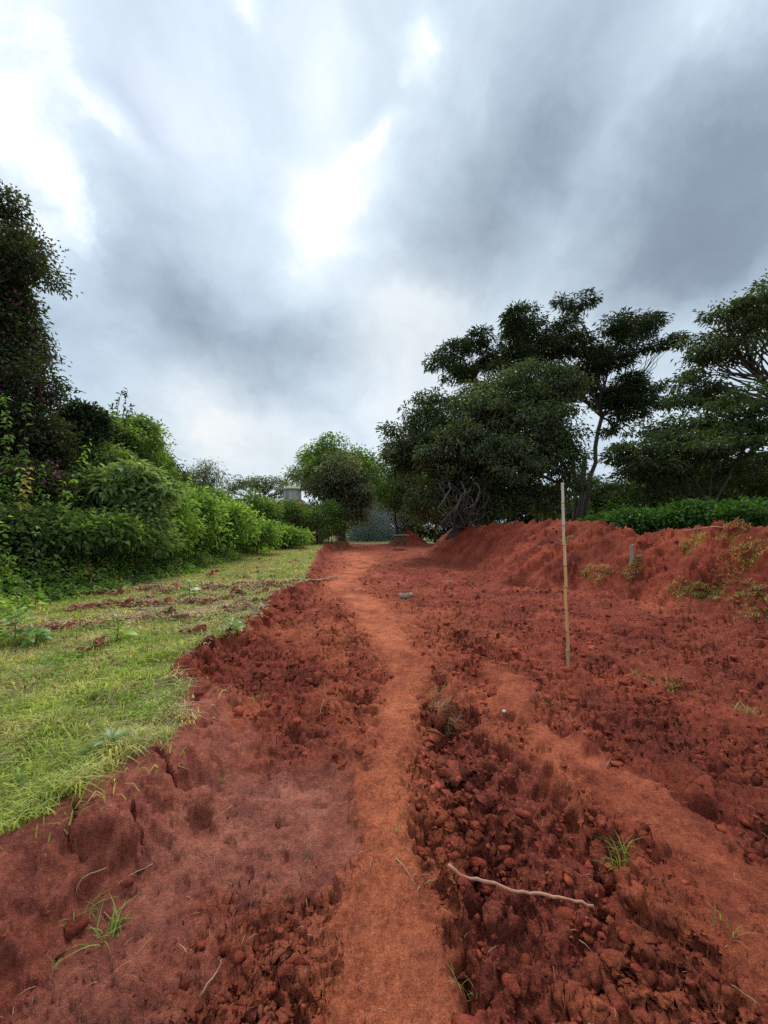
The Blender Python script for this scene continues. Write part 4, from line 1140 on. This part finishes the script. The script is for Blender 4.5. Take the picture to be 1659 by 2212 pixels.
# ------------------------------------------------------------------ single plants and tufts
def leaf_plant(label, px, py, n, L, W, rings, col, seed, upright=.5, stem=.0):
    """leafy plant, every leaf a piece of its own"""
    p = hit(px, py); root = empty('leafy_plant', p, 0); tag(root, label, 'plant')
    rng = np.random.RandomState(seed)
    mats = []
    V, Fs = shape_leaf(1, .48 if W is None else W / L, .35, .2)
    mes = [mesh_data('leaf', V, Fs, M_GLOSS, np.tile([np.array(col) * g], (len(V), 1)), True) for g in (.75, 1.0, 1.3)]
    if stem:
        A = Acc(); A.add(*tube([(0, 0, -.03), (.01, 0, stem * .5), (0, .01, stem)], [.008, .006, .004], 6)); A.build('stem', M_STEM, root, True)
    for k in range(n):
        o = obj('leaf', mes[rng.randint(3)], root); t = k / max(1, n - 1)
        a = k * 2.39996 + rng.randn() * .2; s = L * rng.uniform(.7, 1.15) * (1 - .35 * t)
        rr = rings * (1 - t) * rng.uniform(.3, 1.0)
        o.location = (math.sin(-a) * rr, math.cos(a) * rr, .03 + stem * t + rng.uniform(0, .04) + rings * .4 * (1 - (1 - t)))
        o.rotation_euler = (upright * (.3 + .7 * t) + rng.randn() * .15, rng.randn() * .25, a); o.scale = (s, s, s)
    return root


LG = (.17, .31, .065)
leaf_plant('large leafy green plant in the grass at the left edge', 30, 1392, 52, .17, .10, .30, LG, 1, .3, .24)
leaf_plant('small leafy seedling right of the large leafy plant', 76, 1392, 18, .13, .08, .13, LG, 2, .3, .10)
leaf_plant('single bright broad-leaved plant beside the heap of dead straw', 252, 1384, 18, .19, .11, .09, (.24, .40, .07), 3, .5, .22)
leaf_plant('pale long-leaved rosette low in the near grass', 240, 1618, 9, .19, .045, .02, (.26, .38, .14), 4, .7)
leaf_plant('bright leafy sprout on the far strip of turned soil', 408, 1290, 18, .24, .14, .14, (.24, .40, .07), 5, .5, .26)
leaf_plant('low clover patch at the edge of the cut', 505, 1370, 34, .09, .07, .2, (.20, .36, .07), 6, .3, .06)
leaf_plant('small leafy sprout by the bank end of the grass', 560, 1255, 22, .15, .10, .24, (.20, .36, .07), 7, .4, .10)


def tuft(label, px, py, n, H, W, spread, cols, seed, dry=.2, single=False, lean=(.4, 1.4), dz=0.0):
    p = hit(px, py, True); rng = np.random.RandomState(seed)
    root = empty('grass_tuft', p); tag(root, label, 'grass tuft')
    cols = np.asarray(cols)
    A = None if single else Acc()
    rx_ = rng.uniform(-1, 1, (2, n)) * spread * .8; rz_ = surf(p[0] + rx_[0], p[1] + rx_[1]) - p[2] - .006
    for k in range(n):
        a = rng.rand() * 6.283; r = spread * math.sqrt(rng.rand()); ln = rng.uniform(*lean); h = H * rng.uniform(.55, 1.15); w = W * rng.uniform(.7, 1.2)
        x, y, z = rx_[0][k], rx_[1][k], rz_[k]; a2 = a + rng.randn() * .7
        t = np.linspace(0, 1, 6); mid = np.stack([x + math.cos(a2) * ln * h * t ** 1.6, y + math.sin(a2) * ln * h * t ** 1.6, z + h * (t - .38 * min(ln, 1.8) * t ** 2.2)], 1)
        sd_ = np.array([-math.sin(a2), math.cos(a2), 0]); ww = (w * .5 * (1 - t ** 1.7))[:, None]
        V = np.concatenate([mid - sd_ * ww, mid + sd_ * ww]); i = np.arange(5); Fq = np.stack([i, i + 1, 7 + i, 6 + i], -1)
        c = cols[rng.randint(len(cols))] if rng.rand() > dry else np.array((.38, .30, .15)); c = c * rng.uniform(.75, 1.25)
        if single:
            B = Acc(); B.add(V, Fq, c); B.build('blade', M_GRASS, root, True)
        else: A.add(V, Fq, c)
    if A: A.build('blades', M_GRASS, root, True)
    return root


GG = [(.19, .32, .05), (.25, .38, .07), (.14, .25, .04), (.32, .40, .10)]
tuft('bright green grass tuft standing in the clods of the pit', 1345, 1878, 46, .11, .005, .045, GG, 1, .15, True)
tuft('long sprawling grass tuft on the foot of the left bank', 240, 2020, 34, .10, .006, .07, GG, 2, .2, True, (.6, 1.6))
tuft('few grass blades above the sprawling tuft on the left bank', 205, 1975, 12, .09, .004, .05, GG, 3, .2, True, (.6, 1.5))
tuft('tiny grass sprig lowest on the left bank', 115, 2095, 8, .05, .004, .02, GG, 4, .1, True)
tuft('small green sprig beside a red crumb on the left bank', 152, 2000, 9, .05, .004, .02, GG, 5, .1, True)
tuft('thin grass sprig at the lower edge of the path', 990, 2122, 9, .06, .003, .015, GG, 6, .1, True, (.6, 1.6))
tuft('second thin grass sprig right of the lower path', 1026, 2150, 8, .06, .003, .015, GG, 7, .1, True, (.6, 1.6))
tuft('small grass sprig on the path above the pit edge', 857, 1800, 8, .05, .004, .02, GG, 8, .2, True)
tuft('lone seedling of grass on the moist floor by the bank', 478, 1688, 8, .05, .005, .015, GG, 9, .0, True)
tuft('grass sprig on the clod pile left of the path', 662, 1848, 8, .05, .004, .03, GG, 10, .2, True)
tuft('dried grass sod turned over right of the path', 955, 1540, 150, .12, .004, .13, [(.34, .26, .12), (.28, .19, .09), (.20, .24, .07)], 11, .5, False, (1.0, 2.6))
tuft('green blades beside the dried sod right of the path', 943, 1500, 22, .13, .005, .08, GG, 12, .2, False, (.4, 1.3))
tuft('mixed green tuft in the dark clods at the far right edge', 1610, 1537, 40, .12, .005, .10, GG, 13, .3)
tuft('flat green tuft in the furrows right of the pole', 1450, 1492, 60, .13, .005, .20, GG, 14, .3, False, (.8, 2.0))
tuft('yellowish tuft above the flat tuft right of the pole', 1385, 1458, 34, .12, .005, .10, GG, 15, .4, False, (.8, 2.0))
tuft('small blades sprouting in the left clods', 60 + 500, 1510, 16, .10, .004, .07, GG, 16, .3)
DG = [(.26, .30, .09), (.33, .35, .12), (.42, .36, .18), (.18, .24, .06)]
bank_t = [(1295, 1240, .42, 'matted grass sod on the bank, nearest the bamboo pole'), (1270, 1232, .25, 'dry fringe left of the matted sod on the bank'), (1365, 1238, .30, 'grass scraps hanging below the wooden post'), (1372, 1205, .18, 'dark green sprigs around the foot of the wooden post'), (1497, 1180, .34, 'upright round green tuft high on the bank'), (1590, 1212, .50, 'wide matted sod near the top right of the bank'), (1620, 1185, .40, 'smaller sod above the wide matted sod on the bank'),
          (1612, 1275, .34, 'pale grass sod low on the right of the bank'), (1640, 1320, .40, 'lowest pale sod where the bank meets the right edge'), (1470, 1280, .30, 'bleached roots and grass at the middle of the bank foot'), (1508, 1272, .26, 'bright sprigs on the overhang of the bank foot'), (1580, 1145, .40, 'grass patch on the crest of the bank'), (1225, 1165, .3, 'thin grass patch on the far slope by the pole top'), (1550, 1290, .3, 'sparse dry grass low on the bank')]
for k, (px, py, sp, lab) in enumerate(bank_t):
    tuft(lab, px, py, int(110 + 300 * sp), .13, .010, sp * .8, DG if k not in (4, 10) else GG, 30 + k, .35 if k != 4 else .1, False, (.7, 2.4) if k != 4 else (.3, 1.0))
for k, (px, py, lab) in enumerate(((1500 - 730, 1395, 'dry tuft beside the far left clods'), (880, 1352, 'sparse straws right of the widened path'), (1180, 1520, 'two or three blades below the pole'), (1570, 2010, 'green sprig at the right edge near the smooth ridge'))):
    tuft(lab, px, py, 12, .09, .004, .05, GG, 70 + k, .4)

# ------------------------------------------------------------------ objects
def bamboo():
    b = hit(1228, 1450); top = at(1214.5, 1043, b[1]); b = b - [0, 0, .02]
    root = empty('bamboo_pole', b); tag(root, 'tall upright bamboo pole stuck in the red soil', 'pole')
    rng = np.random.RandomState(2)
    a = np.array([0, 0, -.25]); e = top - b; L = np.linalg.norm(e); n = 9
    cuts = np.concatenate([[0], np.cumsum(rng.uniform(.85, 1.15, n))]); cuts = cuts / cuts[-1]
    cols = [((.42, .28, .14), (.54, .38, .20)), ((.50, .33, .15), (.62, .43, .20)), ((.58, .35, .13), (.70, .45, .18)), ((.64, .37, .11), (.76, .47, .16)), ((.63, .37, .12), (.74, .46, .17)), ((.64, .42, .19), (.76, .52, .27)), ((.56, .44, .25), (.68, .54, .34)), ((.58, .49, .38), (.72, .62, .50)), ((.54, .48, .40), (.70, .63, .54))]
    for k in range(n):
        p0 = (a if k == 0 else e * cuts[k]); p1 = e * cuts[k + 1]
        off = np.array([math.sin(k * 1.7), math.cos(k * 2.3), 0]) * .004
        r = .0195 - .004 * cuts[k]
        m = plain_mat('bamboo_culm', cols[k][0], cols[k][1], 9, .5, (3, 3, .4), .15)
        pts = [p0 + off, p0 * .97 + p1 * .03 + off, p0 * .9 + p1 * .1 + off, p0 * .5 + p1 * .5 + off * 1.4, p0 * .1 + p1 * .9 + off, p0 * .03 + p1 * .97 + off, p1 + off]
        A = Acc(); A.add(*tube(pts, [r * 1.06, r * 1.03, r, r * .98, r, r * 1.03, r * 1.08], 12)); it = A.build('internode', m, root, True)
        if k < n - 1:
            A = Acc(); A.add(*tube([p1 - [0, 0, .010], p1 - [0, 0, .004], p1 + [0, 0, .004], p1 + [0, 0, .012]] + off, [r * 1.05, r * 1.13, r * 1.13, r * 1.02], 12))
            A.build('node', plain_mat('bamboo_node', (.36, .25, .10), (.50, .37, .18), 20, .6), root, True)


bamboo()
M_WOODG = plain_mat('weathered_wood', (.26, .21, .15), (.48, .41, .32), 9, .85, (3, 3, .5), .5)


def post():
    b = hit(1366, 1214); t = at(1362, 1176, b[1]); H = t[2] - b[2]
    root = empty('wooden_post', b); tag(root, 'short weathered wooden post standing on the slope of the bank', 'post')
    A = Acc(); w = .035; pts = []
    V = []
    for z, s, dx in ((-.2, 1.1, 0), (H * .5, 1.0, -.01), (H * .93, .95, -.03)):
        for cx, cy in ((-1, -.8), (1, -.8), (1, .8), (-1, .8)): V.append((cx * w * s + dx, cy * w * s, z))
    V[8 + 0] = (V[8][0], V[8][1], H * .99); V[11] = (V[11][0], V[11][1], H * .97); V.append((-.03, 0, H * .95))
    Fq = [[0, 3, 2, 1]] + [[k * 4 + j, k * 4 + (j + 1) % 4, k * 4 + 4 + (j + 1) % 4, k * 4 + 4 + j] for k in range(2) for j in range(4)]
    A.add(V, [np.array(Fq), np.array([[8 + j, 8 + (j + 1) % 4, 12] for j in range(4)])])
    A.build('shaft', M_WOODG, root)
    A = Acc(); A.add(*tube([(-.05, -.035, H * .93), (.0, -.036, H * .985), (.045, -.03, H * .94)], [.008, .012, .006], 5)); A.build('frayed_top', plain_mat('pale_fibre', (.5, .42, .36), (.68, .6, .52)), root, True)


post()


def box(A, c, s, col=None):
    c = np.asarray(c, float); s = np.asarray(s, float) / 2
    V = c + np.array([(x, y, z) for x in (-1, 1) for y in (-1, 1) for z in (-1, 1)]) * s
    A.add(V, np.array([[0, 1, 3, 2], [4, 6, 7, 5], [0, 4, 5, 1], [2, 3, 7, 6], [0, 2, 6, 4], [1, 5, 7, 3]]), col)


def crate():
    D = 33.0; p = at(865, 1173, D); g = p[2]; s = D / F
    root = empty('timber_box', (p[0], p[1], g)); tag(root, 'grey-green timber box with flat overhanging lid below the far mound', 'box')
    root.rotation_euler[2] = .12
    W, H, Dp = 25 * s, 17.5 * s, .9
    mb = plain_mat('old_green_board', (.10, .10, .06), (.17, .165, .10), 5, .85, (1, 1, 5)); ml = plain_mat('lid_sheet', (.24, .24, .21), (.38, .37, .33), 6, .7)
    n = 6
    for k in range(n):
        A = Acc(); box(A, (-W / 2 + (k + .5) * W / n, -Dp / 2, H * .56), (W / n - .012, .04, H * .76)); A.build('board', mb, root)
    for x in (-1, 1):
        A = Acc(); box(A, (x * (W / 2 + .005), 0, H * .56), (.04, Dp - .06, H * .76)); A.build('side_panel', mb, root)
        for y in (-1, 1):
            A = Acc(); box(A, (x * (W / 2 - .06), y * (Dp / 2 - .06), H * .09 - .15), (.07, .07, H * .18 + .3)); A.build('leg', mb, root)
    A = Acc(); box(A, (0, Dp / 2, H * .56), (W, .04, H * .76)); A.build('back_panel', mb, root)
    A = Acc(); box(A, (0, -.02, H * .97), (W * 1.32, Dp * 1.3, .07)); A.build('lid', ml, root)
    A = Acc(); box(A, (0, 0, H * .16), (W * .96, Dp * .9, .04)); A.build('base_board', mb, root)


crate()


def water_tower():
    D = 58.0; s = D / F; c = at(632, 1085, D); g = c[2]
    gr = gz(c[0], c[1], False)
    root = empty('water_tank_building', (c[0], c[1], gr)); tag(root, 'white round tank house with low conical roof behind the hedge', 'building')
    r = 19 * s; z0 = 1.0 * s + g - gr; z1 = g - gr + 27 * s
    mw = plain_mat('stained_white_wall', (.28, .29, .29), (.52, .53, .53), 1.2, .9, (1, 1, .3)); mr = plain_mat('tank_roof', (.22, .22, .14), (.34, .33, .22), 2, .8); mt = plain_mat('clay_tile_roof', (.20, .07, .05), (.30, .12, .08), 3, .9); ms = plain_mat('dark_shutter', (.16, .19, .20), (.26, .29, .30), 3)
    k = 14
    for j in range(k):
        a0, a1 = 2 * math.pi * j / k, 2 * math.pi * (j + .97) / k
        A = Acc(); q = []
        for rr in (r, r - .1):
            for z in (z0, z1):
                for a in (a0, a1): q.append((rr * math.cos(a), rr * math.sin(a), z))
        A.add(q, np.array([[0, 1, 3, 2], [4, 6, 7, 5], [0, 2, 6, 4], [1, 5, 7, 3], [2, 3, 7, 6], [0, 4, 5, 1]])); A.build('wall_panel', ms if j == 9 else mw, root)
    th = np.linspace(0, 2 * np.pi, 29)[:-1]
    A = Acc(); ring = np.stack([np.cos(th), np.sin(th), 0 * th], 1)
    V = np.concatenate([ring * r * 1.18 + [0, 0, z1 - .05], ring * r * 1.18 + [0, 0, z1 + .12], ring * r * .5 + [0, 0, z1 + .62], [[0, 0, z1 + .85]]]); j = np.arange(28); j2 = (j + 1) % 28
    A.add(V, [np.stack([j, j2, 28 + j2, 28 + j], -1), np.stack([28 + j, 28 + j2, 56 + j2, 56 + j], -1), np.stack([56 + j, 56 + j2, 0 * j + 84], -1), ]); rf = A.build('roof', mr, root)
    A = Acc(); A.add(*tube([(0, 0, z1 + .8), (0, 0, z1 + 1.15)], [.10, .05], 8)); A.build('finial', mr, rf)
    A = Acc(); w = 30 * s
    V = [(-w, -w * .8, z0 - .5), (w, -w * .8, z0 - .5), (w, w * .8, z0 - .5), (-w, w * .8, z0 - .5), (-w * .75, -w * .5, z0 + .25), (w * .75, -w * .5, z0 + .25), (w * .75, w * .5, z0 + .25), (-w * .75, w * .5, z0 + .25)]
    A.add(V, np.array([[0, 1, 5, 4], [1, 2, 6, 5], [2, 3, 7, 6], [3, 0, 4, 7], [4, 5, 6, 7], [0, 3, 2, 1]])); A.build('lower_roof', mt, root)
    A = Acc(); box(A, (0, 0, (z0 - .5) / 2), (w * 1.8, w * 1.4, z0 - .52)); A.build('lower_wall', mw, root)


water_tower()


def stick(name, label, pix, r, mat, cat, n=22, jit=.01, lift=.012, taper=.5, seed=0, k=7, stiff=False):
    rng = np.random.RandomState(seed)
    P = np.array([hit(*p, True) for p in pix]); P[:, 2] += lift
    if stiff:                       # a stiff stick bridges the hollows: straight in plan, resting on the high clods
        px_ = np.linspace(pix[0][0], pix[-1][0], 10); py_ = np.interp(px_, [q[0] for q in pix], [q[1] for q in pix])
        dl = np.linspace(P[0, 1], P[-1, 1], 10)
        for _ in range(12):
            P = np.array([at(u, v, d) for u, v, d in zip(px_, py_, dl)])
            low = surf(P[:, 0], P[:, 1]) + .004 - P[:, 2]
            if low.max() < 0: break
            dl = dl - .02
    p = smooth_path(P, n, jit, rng)
    root = None
    A = Acc(); A.add(*tube(p, np.linspace(r, r * taper, n) * (1 + .12 * rng.randn(n)), k)); o = A.build(name, mat, None, True, P[0]); o.location = P[0]
    return tag(o, label, cat)


M_ROOT = plain_mat('peeled_root', (.40, .17, .10), (.56, .29, .18), 30, .75); M_TWIG = plain_mat('dry_twig', (.26, .17, .10), (.44, .32, .20), 20)
M_LOGG = plain_mat('grey_deadwood', (.20, .16, .11), (.44, .37, .27), 14, .9)
stick('root_stick', 'long pale pink root lying across the front of the pit', [(968, 1868), (1000, 1893), (1060, 1905), (1110, 1925), (1190, 1935), (1282, 1957)], .0075, M_ROOT, 'stick', 26, .002, .02, .8, 1, 7, True)
stick('branch', 'grey crooked branch lying across the path near the grass', [(640, 1253), (675, 1256), (700, 1253), (729, 1248)], .035, M_LOGG, 'branch', 16, .01, .03, .6, 2)
stick('twig', 'reddish twig across the crest of the bank by the forked trunk', [(1478, 1154), (1500, 1149), (1530, 1145), (1570, 1148)], .02, M_ROOT, 'twig', 12, .01, .05, .6, 3)
for k, (pix, lab) in enumerate((([(855, 1858), (875, 1880), (900, 1920)], 'thin straw lying on the lower path'), ([(895, 1897), (925, 1895), (935, 1888)], 'bent twig at the pit edge above the root'), ([(803, 1845), (800, 1880)], 'short straw left of the thin straw on the path'), ([(905, 1924), (920, 1912), (945, 1903)], 'twig curling over the edge beside the root'), ([(230, 1880), (180, 1910), (160, 1940)], 'fine root hanging on the left bank'), ([(330, 1870), (290, 1890), (255, 1912)], 'fine root crossing the middle of the left bank'), ([(1655, 2190), (1620, 2160), (1580, 2135)], 'dry grass stalk at the lower right corner'), ([(700, 1515), (690, 1545)], 'straw stuck in the left clods'), ([(1310, 1660), (1320, 1640)], 'bent straw by the second ridge'), ([(500, 1745), (460, 1775)], 'straw on the moist floor'), ([(430, 2160), (470, 2105), (480, 2085)], 'long straw over the lower left clods'))):
    stick('straw', lab, pix, .0028, M_TWIG, 'straw', 10, .002, .008, .5, 10 + k, 5)


def upright(label, px0, py0, px1, py1, r, seed):
    b = hit(px0, py0); t = at(px1, py1, b[1] + .05); rng = np.random.RandomState(seed)
    A = Acc(); A.add(*tube(smooth_path([b - [0, 0, .1], b * .5 + t * .5 + rng.randn(3) * .02, t], 10, .006, rng), np.linspace(r, r * .6, 10), 6)); o = A.build('upright_stick', M_TWIG, None, True, b); o.location = b
    tag(o, label, 'stick')


upright('thin dry stick standing in the middle of the clods', 968, 1288, 966, 1240, .013, 1)
upright('thin far stick standing near the hedge end', 762, 1180, 762, 1160, .02, 2)
upright('short dry stick standing in the grass near the turned strip', 523, 1250, 530, 1215, .012, 3)
upright('dry stalk in the grass left of the short stick', 455, 1262, 462, 1238, .012, 4)


def deadwood():
    b = hit(877, 1291); root = empty('deadwood', b); tag(root, 'grey curved chunk of dead wood lying in the clods', 'wood')
    s = b[1] / F; rng = np.random.RandomState(4)
    A = Acc(); p = smooth_path([(-13 * s, 0, 9 * s), (-8 * s, -.03, 3 * s), (0, -.04, 1.5 * s), (6 * s, -.02, 3 * s), (10 * s, 0, 10 * s)], 16, .008, rng)
    A.add(*tube(p, np.array([.03, .05, .06, .07, .075, .08, .08, .075, .07, .07, .07, .075, .08, .075, .06, .03]), 9, True, .12, 4)); A.build('stem', M_LOGG, root, True)
    A = Acc(); A.add(*tube(smooth_path([p[12], p[12] + [.06, -.05, .03], p[12] + [.13, -.06, .02]], 6), np.linspace(.04, .015, 6), 7)); A.build('knot', M_LOGG, root, True)


deadwood()


def stone(label, px, py, size, c1, c2, seed):
    p = hit(px, py, True); v, f = ico(3); w = v * (1 + .18 * noise3(v, 1.2, seed)[:, None] + .06 * noise3(v, 4, seed + 2)[:, None]) * [size, size * .8, size * .7]
    A = Acc(); A.add(w, f); o = A.build('stone', plain_mat('pale_stone', c1, c2, 20, .85), None, True); o.location = p + [0, 0, size * .35]; tag(o, label, 'stone')


stone('white stone on the red soil below the bamboo pole', 1089, 1546, .018, (.55, .52, .48), (.75, .72, .68), 3)
stone('small dark stone in the grass by the turned strip', 372, 1247, .05, (.07, .04, .03), (.12, .06, .04), 6)
stone('red earth clod lying at the turned strip in the grass', 320, 1273, .055, (.20, .045, .025), (.28, .07, .035), 8)


def litter():
    rng = np.random.RandomState(33); A = Acc(); n = 1500
    r = 1.2 * np.exp(rng.rand(n) * math.log(18)); th = np.radians(rng.uniform(-50, 50, n)); x, y = r * np.sin(th), r * np.cos(th)
    L = lay_of_land(x, y); ok = (L['s'] < .0) & (rng.rand(n) < .5); x, y, r = x[ok], y[ok], r[ok]; n = len(x)
    z = surf(x, y) + .002
    c = np.array([(.45, .22, .11), (.50, .30, .17), (.36, .16, .08), (.52, .36, .24)])[rng.randint(4, size=n)]
    blades(rng, x, y, z, rng.uniform(.005, .013, n) * (1 + .12 * r), (.0005 + .0004 * r) * rng.uniform(.7, 1.2, n), rng.uniform(1.5, 5, n), c, A)
    tag(A.build('straw_litter', M_DRY), 'fine pale straw and root bits scattered over the red soil', 'straw', None, 'stuff')


litter()

# drifting smoke at the far end of the track
def smoke():
    v, f = ico(3)
    w = v * (1 + .12 * noise3(v, 1.4, 4)[:, None]) * [7.5, 4.0, 5.5]
    m = bpy.data.materials.new('smoke_air'); m.use_nodes = True; t = m.node_tree; t.nodes.clear(); N = NT(t)
    out = N.n('ShaderNodeOutputMaterial'); pv = N.n('ShaderNodeVolumePrincipled')
    tc = N.n('ShaderNodeTexCoord'); q = N.vm('MULTIPLY', tc.outputs['Object'], (1 / 7.0, 1 / 3.8, 1 / 5.2))
    fall = N.m('SUBTRACT', 1.0, N.m('POWER', N.vm('LENGTH', q), 2.0), clamp=True)
    den = N.m('MULTIPLY', N.m('MULTIPLY', fall, .085), N.ramp(N.noise(tc.outputs['Object'], .35, 3), [(.35, .15), (.65, 1.0)]))
    N.link(den, pv.inputs['Density'])
    pv.inputs['Color'].default_value = (.80, .87, .93, 1); pv.inputs['Anisotropy'].default_value = .2
    t.links.new(pv.outputs[0], out.inputs['Volume'])
    if hasattr(m, 'cycles'): m.cycles.volume_step_rate = 1.0
    p = at(775, 1125, 51.0)
    o = obj('smoke', mesh_data('smoke', w, [f], m, None, True)); o.location = p
    tag(o, 'thin bluish smoke drifting at the far end of the track', 'smoke', None, 'stuff')


smoke()
